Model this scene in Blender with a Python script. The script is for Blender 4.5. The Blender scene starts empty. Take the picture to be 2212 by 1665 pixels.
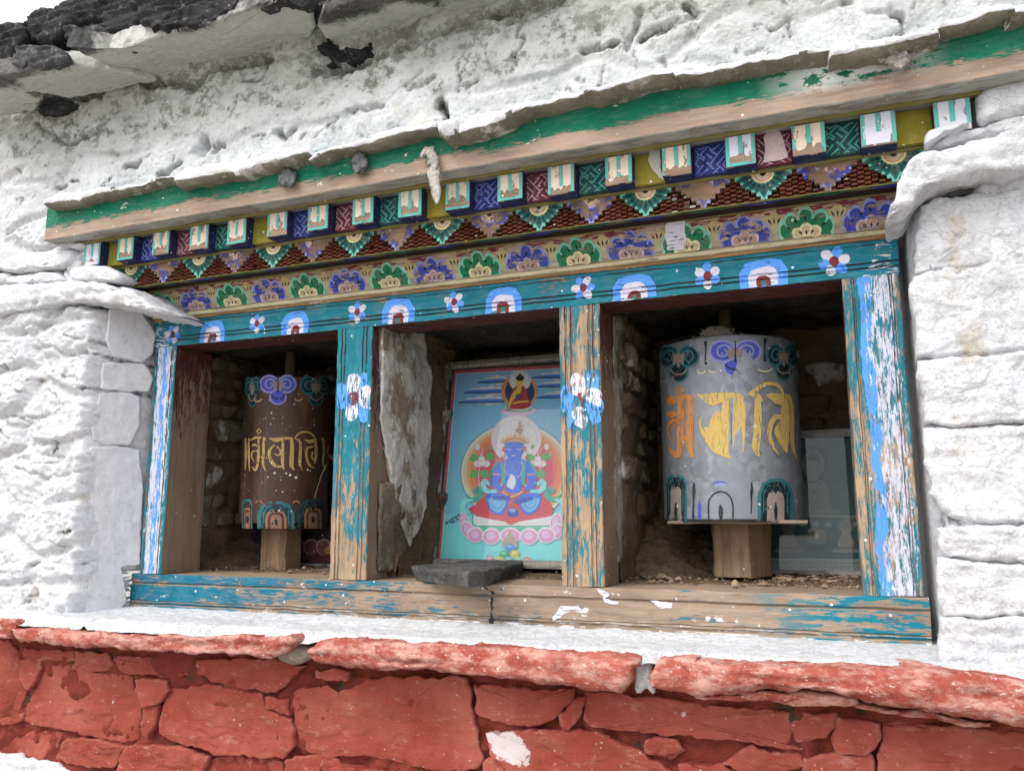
import bpy, math, random
import numpy as np
from mathutils import Matrix, Vector

random.seed(7)
RNG = np.random.default_rng(7)
SC = bpy.context.scene
COL = SC.collection

# ------------------------------------------------------------------ camera, sky, sun, exposure
FOC = 1750.0                      # focal length in pixels of a 2212 px wide picture
AX = np.array([0.93043661, -0.06091407, -0.36135465])   # wall direction (right) in camera axes
AY = np.array([0.36645178, 0.15225267, 0.91789554])     # into the wall
AZ = np.array([-8.95541355e-04, -9.86462670e-01, 1.63983530e-01])  # up
R3 = np.stack([AX, AY, AZ])
CAM = np.array([1.47826727, -1.44365905, 0.11911745])
cd = bpy.data.cameras.new("camera")
cam = bpy.data.objects.new("camera", cd)
COL.objects.link(cam)
cd.sensor_fit = 'HORIZONTAL'; cd.sensor_width = 36.0
cd.lens = FOC / 2212 * 36.0
cd.clip_start = 0.05; cd.clip_end = 600
cr, cu, cb = R3 @ [1, 0, 0], R3 @ [0, -1, 0], R3 @ [0, 0, -1]
cam.matrix_world = Matrix(((cr[0], cu[0], cb[0], CAM[0]), (cr[1], cu[1], cb[1], CAM[1]),
                           (cr[2], cu[2], cb[2], CAM[2]), (0, 0, 0, 1)))
SC.camera = cam

SUN_EL, SUN_AZ = math.radians(48), math.radians(-28)     # azimuth from the wall normal, to the left
w = bpy.data.worlds.new("World"); SC.world = w; w.use_nodes = True
wn = w.node_tree; wn.nodes.clear()
wo = wn.nodes.new('ShaderNodeOutputWorld'); wb = wn.nodes.new('ShaderNodeBackground')
sk = wn.nodes.new('ShaderNodeTexSky'); sk.sky_type = 'NISHITA'; sk.sun_disc = False
sdir = Vector((math.sin(SUN_AZ) * math.cos(SUN_EL), -math.cos(SUN_AZ) * math.cos(SUN_EL), math.sin(SUN_EL)))
sk.sun_elevation = SUN_EL; sk.sun_rotation = math.atan2(sdir.x, sdir.y)
sk.air_density = 1.0; sk.dust_density = 6.0; sk.ozone_density = 1.0
hs = wn.nodes.new('ShaderNodeHueSaturation'); hs.inputs['Saturation'].default_value = 0.45; hs.inputs['Value'].default_value = 1.3
wn.links.new(sk.outputs[0], hs.inputs['Color'])
cl = wn.nodes.new('ShaderNodeMix'); cl.data_type = 'RGBA'; cl.inputs[0].default_value = 0.72      # even cloud cover
cl.inputs[7].default_value = (6.5, 6.65, 6.95, 1); wn.links.new(hs.outputs[0], cl.inputs[6]); wn.links.new(cl.outputs[2], wb.inputs[0])
wb.inputs[1].default_value = 0.15
wn.links.new(wb.outputs[0], wo.inputs[0])
sl = bpy.data.lights.new("sun", 'SUN'); sl.energy = 1.1; sl.angle = math.radians(35); sl.color = (1, 0.97, 0.93)
so = bpy.data.objects.new("sun", sl); COL.objects.link(so)
so.rotation_euler = sdir.to_track_quat('Z', 'Y').to_euler()
SC.view_settings.view_transform = 'Standard'; SC.view_settings.look = 'None'
SC.view_settings.gamma = 1.0; SC.view_settings.use_curve_mapping = False
SC.view_settings.exposure = 0.70
SC.cycles.max_bounces = 10; SC.cycles.transparent_max_bounces = 40

# ------------------------------------------------------------------ picture points to places
VS = 2212 / 2500.0
def zt(ox, oy, pts, s=2204 / 900.0):            # points of an enlarged tile -> photograph pixels
    return [(ox + x / s, oy + y / s) for x, y in pts]
def ray(u, v):
    return R3 @ np.array([u * VS - 1106, v * VS - 832.5, FOC])
def onY(u, v, y):
    d = ray(u, v); return CAM + d * (y - CAM[1]) / d[1]
def onZ(u, v, z):
    d = ray(u, v); return CAM + d * (z - CAM[2]) / d[2]
def onX(u, v, x):
    d = ray(u, v); return CAM + d * (x - CAM[0]) / d[0]
def xz(pts, y):
    return np.array([onY(u, v, y)[[0, 2]] for u, v in pts])

# ------------------------------------------------------------------ noise
_perm = np.random.default_rng(3).permutation(512)
_perm = np.concatenate([_perm, _perm, _perm])
_g = np.random.default_rng(4).normal(size=(512, 3)); _g /= np.linalg.norm(_g, axis=1)[:, None]
def perlin(p):
    p = np.asarray(p, float); i = np.floor(p).astype(int); f = p - i; i &= 511
    u = f * f * f * (f * (f * 6 - 15) + 10)
    def gr(a, b, c):
        h = _perm[(_perm[(_perm[(i[:, 0] + a) & 511] + i[:, 1] + b) & 511] + i[:, 2] + c) & 511]
        return ((f - (a, b, c)) * _g[h]).sum(1)
    x00 = gr(0, 0, 0) * (1 - u[:, 0]) + gr(1, 0, 0) * u[:, 0]
    x10 = gr(0, 1, 0) * (1 - u[:, 0]) + gr(1, 1, 0) * u[:, 0]
    x01 = gr(0, 0, 1) * (1 - u[:, 0]) + gr(1, 0, 1) * u[:, 0]
    x11 = gr(0, 1, 1) * (1 - u[:, 0]) + gr(1, 1, 1) * u[:, 0]
    a = x00 * (1 - u[:, 1]) + x10 * u[:, 1]; b = x01 * (1 - u[:, 1]) + x11 * u[:, 1]
    return a * (1 - u[:, 2]) + b * u[:, 2]
def fbm(p, oct=4, gain=.5, ridge=False):
    p = np.asarray(p, float); r = np.zeros(len(p)); a = 1.
    for k in range(oct):
        n = perlin(p + 17.3 * k); r += a * (1 - 2 * np.abs(n) * 1.6 if ridge else n * 1.5); a *= gain; p = p * 2.03
    return r
def worley(p2):                                  # F1, F2 in two dimensions
    i = np.floor(p2).astype(int); F1 = np.full(len(p2), 9.); F2 = F1.copy(); idc = np.zeros(len(p2), int)
    for a in (-1, 0, 1):
        for b in (-1, 0, 1):
            c = i + (a, b); h = _perm[(_perm[c[:, 0] & 511] + c[:, 1]) & 511]
            q = c + .5 + .42 * _g[h][:, :2] * 1.2
            d = np.linalg.norm(q - p2, axis=1)
            m = d < F1; F2 = np.where(m, F1, np.minimum(F2, d)); idc = np.where(m, h, idc); F1 = np.where(m, d, F1)
    return F1, F2, idc
def sstep(a, b, x):
    t = np.clip((x - a) / (b - a), 0, 1); return t * t * (3 - 2 * t)

# ------------------------------------------------------------------ objects
def tag(o, label=None, cat=None, group=None, kind=None):
    if label: o['label'] = label
    if cat: o['category'] = cat
    if group: o['group'] = group
    if kind: o['kind'] = kind
    return o
def thing(name, label, cat, loc=(0, 0, 0), group=None):
    o = bpy.data.objects.new(name, None); COL.objects.link(o); o.location = loc
    o.empty_display_size = .05
    return tag(o, label, cat, group)
def mesh(name, V, F, mats=None, parent=None, smooth=False, attrs=None, fmat=None):
    me = bpy.data.meshes.new(name)
    V = np.asarray(V, float)
    if parent is not None:
        q = parent; off = np.zeros(3)
        while q is not None: off += np.array(q.location); q = q.parent
        V = V - off
    if isinstance(F, np.ndarray):
        me.vertices.add(len(V)); me.vertices.foreach_set('co', V.ravel())
        k = F.shape[1]; me.loops.add(F.size); me.loops.foreach_set('vertex_index', F.ravel().astype(np.int32))
        me.polygons.add(len(F)); me.polygons.foreach_set('loop_start', np.arange(0, F.size, k, dtype=np.int32))
        me.update(calc_edges=True)
    else:
        me.from_pydata(V.tolist(), [], F); me.update()
    for m in (mats if isinstance(mats, (list, tuple)) else [mats] if mats else []): me.materials.append(m)
    if fmat is not None: me.polygons.foreach_set('material_index', np.asarray(fmat, np.int32))
    if smooth: me.polygons.foreach_set('use_smooth', np.ones(len(me.polygons), bool))
    for an, av in (attrs or {}).items():
        a = me.attributes.new(an, 'FLOAT', 'POINT'); a.data.foreach_set('value', np.asarray(av, np.float32))
    o = bpy.data.objects.new(name, me); COL.objects.link(o)
    if parent is not None: o.parent = parent
    return o
def by_normal(o, rules, default=0):             # rules: [(axis vector, min dot, slot)]
    for p in o.data.polygons:
        p.material_index = default
        for ax, mn, s in rules:
            if p.normal.dot(Vector(ax)) > mn: p.material_index = s; break

def resample(pts, step, closed=True):
    p = np.asarray(pts, float)
    if closed: p = np.vstack([p, p[:1]])
    s = np.concatenate([[0], np.cumsum(np.linalg.norm(np.diff(p, axis=0), axis=1))])
    n = max(6, int(round(s[-1] / step)))
    t = np.linspace(0, s[-1], n + 1)
    if closed: t = t[:-1]
    return np.stack([np.interp(t, s, p[:, k]) for k in range(p.shape[1])], 1)
def chaikin(p, it=1, closed=True):
    p = np.asarray(p, float)
    for _ in range(it):
        q = np.roll(p, -1, 0) if closed else p[1:]
        b = p if closed else p[:-1]
        r = np.stack([.75 * b + .25 * q, .25 * b + .75 * q], 1).reshape(-1, p.shape[1])
        p = r if closed else np.vstack([p[:1], r, p[-1:]])
    return p

FR_Y = (np.array([1., 0, 0]), np.array([0., 0, 1]), np.array([0., -1, 0]))    # stones that face the street
def rock(name, outline, o0, depth, mat, parent, frame=FR_Y, r=.02, rnd=.018, amp=.004, sc=14., res=.008, edge=.0025,
         strat=0., tilt=(0, 0), sm=1, attrs=None, seed=None, terr=0., tk=(7., 7.), oct=4, gain=.55):
    """stone with the traced outline: rough front face, rounded rim, sides that run back into the wall"""
    ea, eb, en = frame
    seed = random.random() * 50 if seed is None else seed
    pl = chaikin(outline, sm) if sm else np.asarray(outline, float)
    pl = resample(pl, res)
    if np.cross(pl - pl.mean(0), np.roll(pl, -1, 0) - pl.mean(0)).sum() < 0: pl = pl[::-1]
    n = len(pl); c = pl.mean(0)
    nz = np.stack([fbm(np.c_[pl * 45, np.full(n, seed)], 3), fbm(np.c_[pl * 45, np.full(n, seed + 9)], 3)], 1)
    pl = pl + nz * edge
    dist = np.linalg.norm(pl - c, axis=1)
    rings = max(3, int(np.ceil(np.median(dist) / res)))
    ts = 1 - np.linspace(0, 1, rings + 1)[:-1] ** 1.35
    P2, H = [], []
    for t in ts:
        q = c + t * (pl - c)
        d = (1 - t) * dist
        h = -rnd * np.clip(1 - d / r, 0, 1) ** 2.2
        P2.append(q); H.append(h)
    P2.append(c[None]); H.append(np.zeros(1))
    P2 = np.concatenate(P2); H = np.concatenate(H)
    d2 = P2 - c
    H = H + tilt[0] * d2[:, 0] + tilt[1] * d2[:, 1]
    W = o0 + P2[:, :1] * ea + P2[:, 1:] * eb
    nn = W * sc + seed
    H = H + amp * fbm(nn, oct, gain)
    if terr:                                             # flat cleavage faces with sharp steps
        t = (fbm(np.c_[P2[:, 0] * tk[0], P2[:, 1] * tk[1], np.full(len(P2), seed + 5)], 3, .45) + 1.2) * 3
        f = np.floor(t); H = H + terr * (f + sstep(.80, 1., t - f) + .25 * (t - f)) / 3 - terr
    if strat: H = H + strat * (fbm(np.c_[P2[:, 0] * 5, P2[:, 1] * 60, np.full(len(P2), seed)], 3))
    W = W + H[:, None] * en
    V = [W]; nf = len(W); F = []
    for k in range(len(ts) - 1):
        a, b = k * n, (k + 1) * n
        for j in range(n):
            j2 = (j + 1) % n; F.append((a + j, a + j2, b + j2, b + j))
    a = (len(ts) - 1) * n
    for j in range(n): F.append((a + j, a + (j + 1) % n, nf - 1))
    rim = W[:n]; prev = 0; base = nf
    back = rim + (-(depth) - (rim - o0) @ en)[:, None] * en
    ns = 3
    for s in range(1, ns + 1):
        f = s / ns
        q = rim * (1 - f) + back * f
        inw = (c - P2[:n]); inw = inw / np.maximum(np.linalg.norm(inw, axis=1), 1e-6)[:, None]
        q = q + (inw[:, :1] * ea + inw[:, 1:] * eb) * (.004 * s + .003 * fbm(q * 60, 2)[:, None])
        V.append(q)
        for j in range(n):
            j2 = (j + 1) % n; F.append((base + j, base + j2, prev + j2, prev + j))
        prev = base; base += n
    if np.cross(ea, eb) @ en < 0: F = [f[::-1] for f in F]
    return mesh(name, np.concatenate(V), F, mat, parent, smooth=True)

def slab(name, top, bot, y0, depth, mat, parent, nx=None, res=.008, amp=.004, sc=16., strat=.003, rnd=.01, drop=0., rise=0., mats=None, seed=None, rag=.0022):
    """long flat stone: ragged front face between two traced edges (x, z), top and underside running back"""
    seed = random.random() * 50 if seed is None else seed
    top = np.asarray(top, float); bot = np.asarray(bot, float)
    L = top[:, 0].max() - top[:, 0].min()
    nx = nx or max(6, int(L / res))
    t = resample(top, L / nx, False) if False else None
    def rs(p):
        s = np.concatenate([[0], np.cumsum(np.linalg.norm(np.diff(p, axis=0), axis=1))]); tt = np.linspace(0, s[-1], nx + 1)
        return np.stack([np.interp(tt, s, p[:, k]) for k in (0, 1)], 1)
    T, B = rs(top), rs(bot)
    hgt = np.linalg.norm(T - B, axis=1).mean()
    nf = max(4, int(hgt / res)); nd = max(4, int(depth / (res * 1.6)))
    rows = []
    for k in range(nd):                                   # top, from the back
        f = k / nd; rows.append((1.0, y0 + depth * (1 - f) + rnd * f, rise * (1 - f)))
    for k in range(nf + 1):
        f = k / nf; e = rnd * (max(0, 1 - f / .3) ** 2 + max(0, 1 - (1 - f) / .3) ** 2)
        rows.append((1 - f, y0 + e, 0.))
    for k in range(1, nd + 1):
        f = k / nd; rows.append((0., y0 + rnd * (1 - f) + depth * f, drop * f))
    V = []
    for (g, y, dz) in rows:
        q = B * (1 - g) + T * g
        V.append(np.c_[q[:, 0], np.full(nx + 1, y), q[:, 1] + dz])
    V = np.array(V); nr = len(rows)
    # close the ends
    endc = lambda i: V[:, i].mean(0)
    caps = []
    flat = V.reshape(-1, 3)
    n1 = fbm(flat * sc + seed, 4, .55); n2 = fbm(flat * sc + seed + 31, 4, .55); n3 = fbm(flat * sc + seed + 77, 3)
    st = fbm(np.c_[flat[:, 0] * 4, flat[:, 1] * 10, flat[:, 2] * 110 + seed], 3)
    front = np.repeat(np.array([1. if nd - 1 <= i <= nd + nf + 1 else .5 for i in range(nr)]), nx + 1)
    n4 = fbm(flat * np.array([42, 42, 60]) + seed, 4, .65); n5 = fbm(flat * np.array([42, 42, 60]) + seed + 13, 4, .65)
    D = np.c_[n3 * amp * .5, n1 * amp * 1.3 * front + st * strat * front + n4 * rag * front, n2 * amp + n5 * rag]
    flat = flat + D
    V = flat.reshape(nr, nx + 1, 3)
    cols = [V]
    F = []
    for i in range(nr - 1):
        for j in range(nx):
            a = i * (nx + 1) + j; F.append((a, a + nx + 1, a + nx + 2, a + 1))
    Vl = [flat]; base = len(flat)
    for j, s in ((0, -1), (nx, 1)):
        ring = V[:, j]; c = ring.mean(0); idx = [i * (nx + 1) + j for i in range(nr)]
        prev = idx
        for f, o in ((.85, .004), (.5, .007)):
            q = c + (ring - c) * f + np.array([s * o, 0, 0]); q = q + .003 * fbm(q * 50 + seed, 2)[:, None]
            Vl.append(q); cur = list(range(base, base + nr)); base += nr
            for i in range(nr - 1):
                F.append((prev[i], prev[i + 1], cur[i + 1], cur[i]) if s > 0 else (prev[i + 1], prev[i], cur[i], cur[i + 1]))
            prev = cur
        Vl.append((c + [s * .008, 0, 0])[None]); 
        for i in range(nr - 1):
            F.append((prev[i], prev[i + 1], base) if s > 0 else (prev[i + 1], prev[i], base))
        base += 1
    return mesh(name, np.concatenate(Vl), F, mats or mat, parent, smooth=True)

def extr(name, prof, axis, a0, a1, mats, parent, segs=40, jit=.0008, rules=None, ends=True, seed=None):
    """timber: closed profile drawn out along x (profile y,z) or z (profile x,y), edges slightly worn"""
    seed = random.random() * 50 if seed is None else seed
    prof = np.asarray(prof, float); n = len(prof); V = []; F = []
    for k in range(segs + 1):
        a = a0 + (a1 - a0) * k / segs
        if axis == 'x': q = np.c_[np.full(n, a), prof]
        elif axis == 'z': q = np.c_[prof, np.full(n, a)]
        else: q = np.c_[prof[:, 0], np.full(n, a), prof[:, 1]]
        V.append(q)
    V = np.concatenate(V)
    j = np.stack([fbm(V * 22 + seed + 5 * i, 3) for i in range(3)], 1) * jit * 1.6
    j += np.stack([fbm(V * 90 + seed + 5 * i, 2) for i in range(3)], 1) * jit * .7
    V = V + j
    for k in range(segs):
        for i in range(n):
            i2 = (i + 1) % n; F.append((k * n + i, k * n + i2, (k + 1) * n + i2, (k + 1) * n + i))
    if ends: F.append(tuple(range(n))[::-1]); F.append(tuple(segs * n + i for i in range(n)))
    o = mesh(name, V, F, mats, parent)
    # consistent outward normals
    import bmesh
    bm = bmesh.new(); bm.from_mesh(o.data); bmesh.ops.recalc_face_normals(bm, faces=bm.faces[:]); bm.to_mesh(o.data); bm.free()
    if rules: by_normal(o, rules)
    return o
def boxm(name, x0, x1, y0, y1, z0, z1, mats, parent, segs=6, jit=.0006, rules=None, axis='x'):
    b = .0015
    if axis == 'x':
        pr = [(y0 + b, z0), (y1, z0), (y1, z1), (y0 + b, z1), (y0, z1 - b), (y0, z0 + b)]
        return extr(name, pr, 'x', x0, x1, mats, parent, segs, jit, rules)
    pr = [(x0 + b, y0), (x1 - b, y0), (x1, y0 + b), (x1, y1), (x0, y1), (x0, y0 + b)]
    return extr(name, pr, 'z', z0, z1, mats, parent, segs, jit, rules)

# ------------------------------------------------------------------ flat painted print
def H(s, k=1.0):
    s = s.lstrip('#'); c = [int(s[i:i + 2], 16) / 255 for i in (0, 2, 4)]
    return tuple(min(1, k * ((x / 12.92) if x <= .04045 else ((x + .055) / 1.055) ** 2.4)) for x in c)
def catmull(p, n=5, closed=False):
    p = np.asarray(p, float)
    if len(p) < 3: return resample(p, np.linalg.norm(p[1] - p[0]) / n, False) if len(p) == 2 else p
    q = np.vstack([p[-1:], p, p[:2]]) if closed else np.vstack([2 * p[0] - p[1], p, 2 * p[-1] - p[-2]])
    out = []
    for i in range(1, len(q) - 2):
        for t in np.arange(n) / n:
            a, b, c, d = q[i - 1:i + 3]
            out.append(.5 * (2 * b + (c - a) * t + (2 * a - 5 * b + 4 * c - d) * t * t + (3 * b - a - 3 * c + d) * t ** 3))
    if not closed: out.append(p[-1])
    return np.array(out)
class Decal:
    def __init__(s, mp, step=.00003, base=.0004, jit=0., rings=1):
        s.mp, s.step, s.h, s.jit, s.rings = mp, step, base, jit, rings; s.V = []; s.F = []; s.C = []; s.bands = None
    def _lay(s): s.h += s.step
    def _j(s, p):
        p = np.asarray(p, float)
        if s.jit:
            q = np.c_[p / max(s.jit, 1e-9) * .12, np.full(len(p), len(s.V) * .37)]
            p = p + s.jit * np.c_[fbm(q, 2), fbm(q + 50, 2)]
        return p
    def poly(s, pts, col, smooth=0, fan=None):
        p = catmull(pts, smooth, True) if smooth else np.asarray(pts, float)
        p = s._j(p); b = len(s.V); n = len(p); s._lay()
        if s.bands is not None:
            s._emit(p, col)
        elif s.rings <= 1 and not fan:
            s.V += [s.mp(a, c, s.h) for a, c in p]; s.F.append(tuple(range(b, b + n))); s.C.append(col)
        else:
            c0 = p.mean(0); R = max(s.rings, 2)
            for k in range(R):
                q = c0 + (p - c0) * (1 - k / R); s.V += [s.mp(a, c, s.h) for a, c in q]
            s.V.append(s.mp(*c0, s.h))
            for k in range(R - 1):
                for i in range(n):
                    j = (i + 1) % n; s.F.append((b + k * n + i, b + k * n + j, b + (k + 1) * n + j, b + (k + 1) * n + i)); s.C.append(col)
            for i in range(n): s.F.append((b + (R - 1) * n + i, b + (R - 1) * n + (i + 1) % n, b + R * n)); s.C.append(col)
    def _emit(s, p, col):
        def cut(p, lim, sg):
            out = []
            for i in range(len(p)):
                a, b = p[i], p[(i + 1) % len(p)]; da, db = sg * (a[1] - lim), sg * (b[1] - lim)
                if da >= 0: out.append(a)
                if da * db < 0: out.append(a + (b - a) * da / (da - db))
            return out
        for lo, hi in zip(s.bands[:-1], s.bands[1:]):
            q = cut(list(p), lo, 1)
            q = cut(q, hi, -1) if len(q) > 2 else q
            if len(q) > 2:
                b = len(s.V); s.V += [s.mp(a, c, s.h) for a, c in q]; s.F.append(tuple(range(b, b + len(q)))); s.C.append(col)
    def ell(s, cx, cy, rx, ry, col, rot=0, n=24, a0=0, a1=360):
        t = np.radians(np.linspace(a0, a1, n, endpoint=(a1 - a0) < 360)); cr, sr = math.cos(rot), math.sin(rot)
        x, y = rx * np.cos(t), ry * np.sin(t)
        s.poly(np.c_[cx + x * cr - y * sr, cy + x * sr + y * cr], col)
    def rib(s, path, wd, col, closed=False, smooth=5):
        p = np.asarray(path, float)
        wd = np.full(len(p), wd, float) if np.isscalar(wd) else np.asarray(wd, float)
        q = np.c_[p, wd]
        if smooth: q = catmull(q, smooth, closed)
        p, wd = s._j(q[:, :2]), np.maximum(q[:, 2], 1e-6)
        tg = (np.roll(p, -1, 0) - np.roll(p, 1, 0)) if closed else np.gradient(p, axis=0)
        tg /= np.maximum(np.linalg.norm(tg, axis=1), 1e-9)[:, None]; nn = np.c_[-tg[:, 1], tg[:, 0]]
        b = len(s.V); s._lay(); n = len(p)
        if s.bands is not None:
            for i in range(n if closed else n - 1):
                j = (i + 1) % n
                s._emit(np.array([p[i] + nn[i] * wd[i] / 2, p[j] + nn[j] * wd[j] / 2, p[j] - nn[j] * wd[j] / 2, p[i] - nn[i] * wd[i] / 2]), col)
            return
        for i in range(n):
            a = p[i] + nn[i] * wd[i] / 2; c = p[i] - nn[i] * wd[i] / 2
            s.V += [s.mp(a[0], a[1], s.h), s.mp(c[0], c[1], s.h)]
        for i in range(n if closed else n - 1):
            j = (i + 1) % n; s.F.append((b + 2 * i, b + 2 * j, b + 2 * j + 1, b + 2 * i + 1)); s.C.append(col)
    def arc(s, cx, cy, rx, ry, a0, a1, wd, col, n=12):
        t = np.radians(np.linspace(a0, a1, n)); s.rib(np.c_[cx + rx * np.cos(t), cy + ry * np.sin(t)], wd, col, smooth=0)
    def build(s, name, mat, parent):
        o = mesh(name, np.array(s.V), s.F, mat, parent)
        a = o.data.color_attributes.new('Col', 'FLOAT_COLOR', 'CORNER')
        cols = np.concatenate([np.tile(np.array([*c, 1.]), (len(f), 1)) for c, f in zip(s.C, s.F)])
        a.data.foreach_set('color', cols.ravel().astype(np.float32))
        return o
# ------------------------------------------------------------------ materials
class N:
    def __init__(s, name):
        s.m = bpy.data.materials.new(name); s.m.use_nodes = True; s.t = s.m.node_tree; s.t.nodes.clear()
        s.out = s.n('ShaderNodeOutputMaterial'); s.b = s.n('ShaderNodeBsdfPrincipled')
        s.l(s.b.outputs[0], s.out.inputs[0])
        s.pos = s.n('ShaderNodeNewGeometry').outputs['Position']
    def n(s, t, **k):
        o = s.t.nodes.new(t)
        for a, v in k.items(): setattr(o, a, v)
        return o
    def l(s, a, b): s.t.links.new(a, b)
    def put(s, sock, v):
        if hasattr(v, 'is_output') or isinstance(v, bpy.types.NodeSocket): s.l(v, sock)
        elif isinstance(v, (tuple, list)) and len(v) == 3 and sock.type == 'RGBA': sock.default_value = (*v, 1)
        else: sock.default_value = v
    def mp(s, sc=(1, 1, 1), vec=None, loc=(0, 0, 0)):
        o = s.n('ShaderNodeMapping'); s.l(vec or s.pos, o.inputs[0]); o.inputs['Scale'].default_value = sc; o.inputs['Location'].default_value = loc
        return o.outputs[0]
    def noise(s, scale=5, det=4, rough=.55, vec=None, dist=0.):
        o = s.n('ShaderNodeTexNoise'); s.l(vec or s.pos, o.inputs['Vector'])
        o.inputs['Scale'].default_value = scale; o.inputs['Detail'].default_value = det
        o.inputs['Roughness'].default_value = rough; o.inputs['Distortion'].default_value = dist
        return o.outputs['Fac']
    def vor(s, scale=5, vec=None, out='Distance', feat='F1', rnd=1.):
        o = s.n('ShaderNodeTexVoronoi', feature=feat); s.l(vec or s.pos, o.inputs['Vector'])
        o.inputs['Scale'].default_value = scale; o.inputs['Randomness'].default_value = rnd
        return o.outputs[out]
    def ma(s, op, a, b=0., c=0., clamp=False):
        o = s.n('ShaderNodeMath', operation=op, use_clamp=clamp)
        for i, v in enumerate((a, b, c)): s.put(o.inputs[i], v)
        return o.outputs[0]
    def rng(s, v, a, b, c=0., d=1., smooth=False):
        o = s.n('ShaderNodeMapRange'); o.clamp = True
        if smooth: o.interpolation_type = 'SMOOTHSTEP'
        for i, x in enumerate((v, a, b, c, d)): s.put(o.inputs[i], x)
        return o.outputs[0]
    def mix(s, f, a, b):
        o = s.n('ShaderNodeMix', data_type='RGBA'); s.put(o.inputs[0], f); s.put(o.inputs[6], a); s.put(o.inputs[7], b)
        return o.outputs[2]
    def attr(s, name, out='Fac'):
        o = s.n('ShaderNodeAttribute'); o.attribute_name = name; return o.outputs[out]
    def xyz(s):
        o = s.n('ShaderNodeSeparateXYZ'); s.l(s.pos, o.inputs[0]); return o.outputs
    def point(s):
        return s.n('ShaderNodeNewGeometry').outputs['Pointiness']
    def bump(s, h, st=.3, dist=.01, nrm=None):
        o = s.n('ShaderNodeBump'); s.put(o.inputs['Height'], h); o.inputs['Strength'].default_value = st; o.inputs['Distance'].default_value = dist
        if nrm: s.l(nrm, o.inputs['Normal'])
        return o.outputs[0]
    def fin(s, col, rough=.8, nrm=None, spec=.3, metal=0.):
        s.put(s.b.inputs['Base Color'], col); s.put(s.b.inputs['Roughness'], rough)
        s.put(s.b.inputs['Specular IOR Level'], spec); s.put(s.b.inputs['Metallic'], metal)
        if nrm: s.l(nrm, s.b.inputs['Normal'])
        return s.m
    def spots(s, scale, frac, size=.28, vec=None):      # thrown drops: mask
        o = s.n('ShaderNodeTexVoronoi', feature='F1'); s.l(vec or s.pos, o.inputs['Vector']); o.inputs['Scale'].default_value = scale
        sx = s.n('ShaderNodeSeparateColor'); s.l(o.outputs['Color'], sx.inputs[0])
        on = s.ma('GREATER_THAN', sx.outputs[0], 1 - frac)
        rad = s.ma('MULTIPLY', sx.outputs[1], size)
        d = s.ma('ADD', o.outputs['Distance'], s.ma('MULTIPLY', s.ma('SUBTRACT', s.noise(scale * 3, 2), .5), .25))
        return s.ma('MULTIPLY', on, s.ma('LESS_THAN', d, rad))

WHITE = (.74, .755, .79)
def m_white(name='whitewash', grime=.5, ochre=.5, grey=0., bs=1., tone=1.):
    q = N(name)
    big = q.noise(3.5, 5); mid = q.noise(16, 6, .6); fine = q.noise(70, 5, .65); vf = q.noise(260, 3)
    c = q.mix(q.rng(big, .38, .66), WHITE, (.64, .655, .68))
    c = q.mix(q.ma('MULTIPLY', q.rng(mid, .5, .7), .45), c, (.58, .575, .555))
    c = q.mix(q.ma('MULTIPLY', q.rng(q.noise(8, 7, .68, q.mp((1, 1, .6), loc=(3, 1, 4))), .60, .70), ochre * .8), c, (.52, .41, .23))
    c = q.mix(q.ma('MULTIPLY', q.rng(q.noise(24, 6, .7, q.mp(loc=(9, 2, 7))), .64, .72), ochre * .65), c, (.40, .27, .12))
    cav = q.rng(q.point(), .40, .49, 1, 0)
    c = q.mix(q.ma('MULTIPLY', cav, .5), c, (.30, .27, .22))  # hollows darkened in the colour, like ambient occlusion
    d = q.ma('MULTIPLY', q.attr('dirt'), q.rng(q.noise(46, 7, .75), .43, .56), clamp=True)
    c = q.mix(d, c, (.045, .045, .042))
    g = q.ma('MULTIPLY', q.attr('eave_shade'), q.rng(mid, .2, .8, .6, 1.), clamp=True)
    c = q.mix(g, c, (.34, .35, .31))  # shade under the eaves, mixed into the colour
    c = q.mix(q.ma('MULTIPLY', q.rng(q.noise(130, 5, .7, q.mp((1, 1, 1.4))), .655, .7), grime), c, (.20, .18, .15))
    c = q.mix(q.ma('MULTIPLY', q.rng(fine, .50, .62), .45), c, (.54, .54, .545))
    c = q.mix(q.ma('MULTIPLY', q.rng(q.noise(48, 7, .75, q.mp((1, 1, 1.7), loc=(2, 6, 1))), .60, .66), .6), c, (.34, .33, .30))
    if grey: c = q.mix(grey, c, (.52, .50, .52))
    lay = q.noise(19, 7, .70, q.mp((1, 1, 1.6), loc=(6, 6, 2)))            # chipped edges of old coats
    step = q.ma('ADD', q.rng(lay, .50, .512), q.rng(lay, .585, .595))
    c = q.mix(q.ma('MULTIPLY', q.ma('MULTIPLY', q.rng(lay, .475, .50), q.rng(lay, .50, .507, 1, 0)), .42 * grime), c, (.33, .30, .25))
    h = q.ma('ADD', q.ma('ADD', q.ma('MULTIPLY', mid, .55), q.ma('MULTIPLY', fine, .45)), q.ma('ADD', q.ma('MULTIPLY', vf, .12), q.ma('MULTIPLY', step, .16)))
    hv = q.n('ShaderNodeHueSaturation'); hv.inputs['Value'].default_value = tone; q.l(c, hv.inputs['Color']); c = hv.outputs[0]
    return q.fin(c, .92, q.bump(h, .55 * bs, .012), .12)

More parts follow.
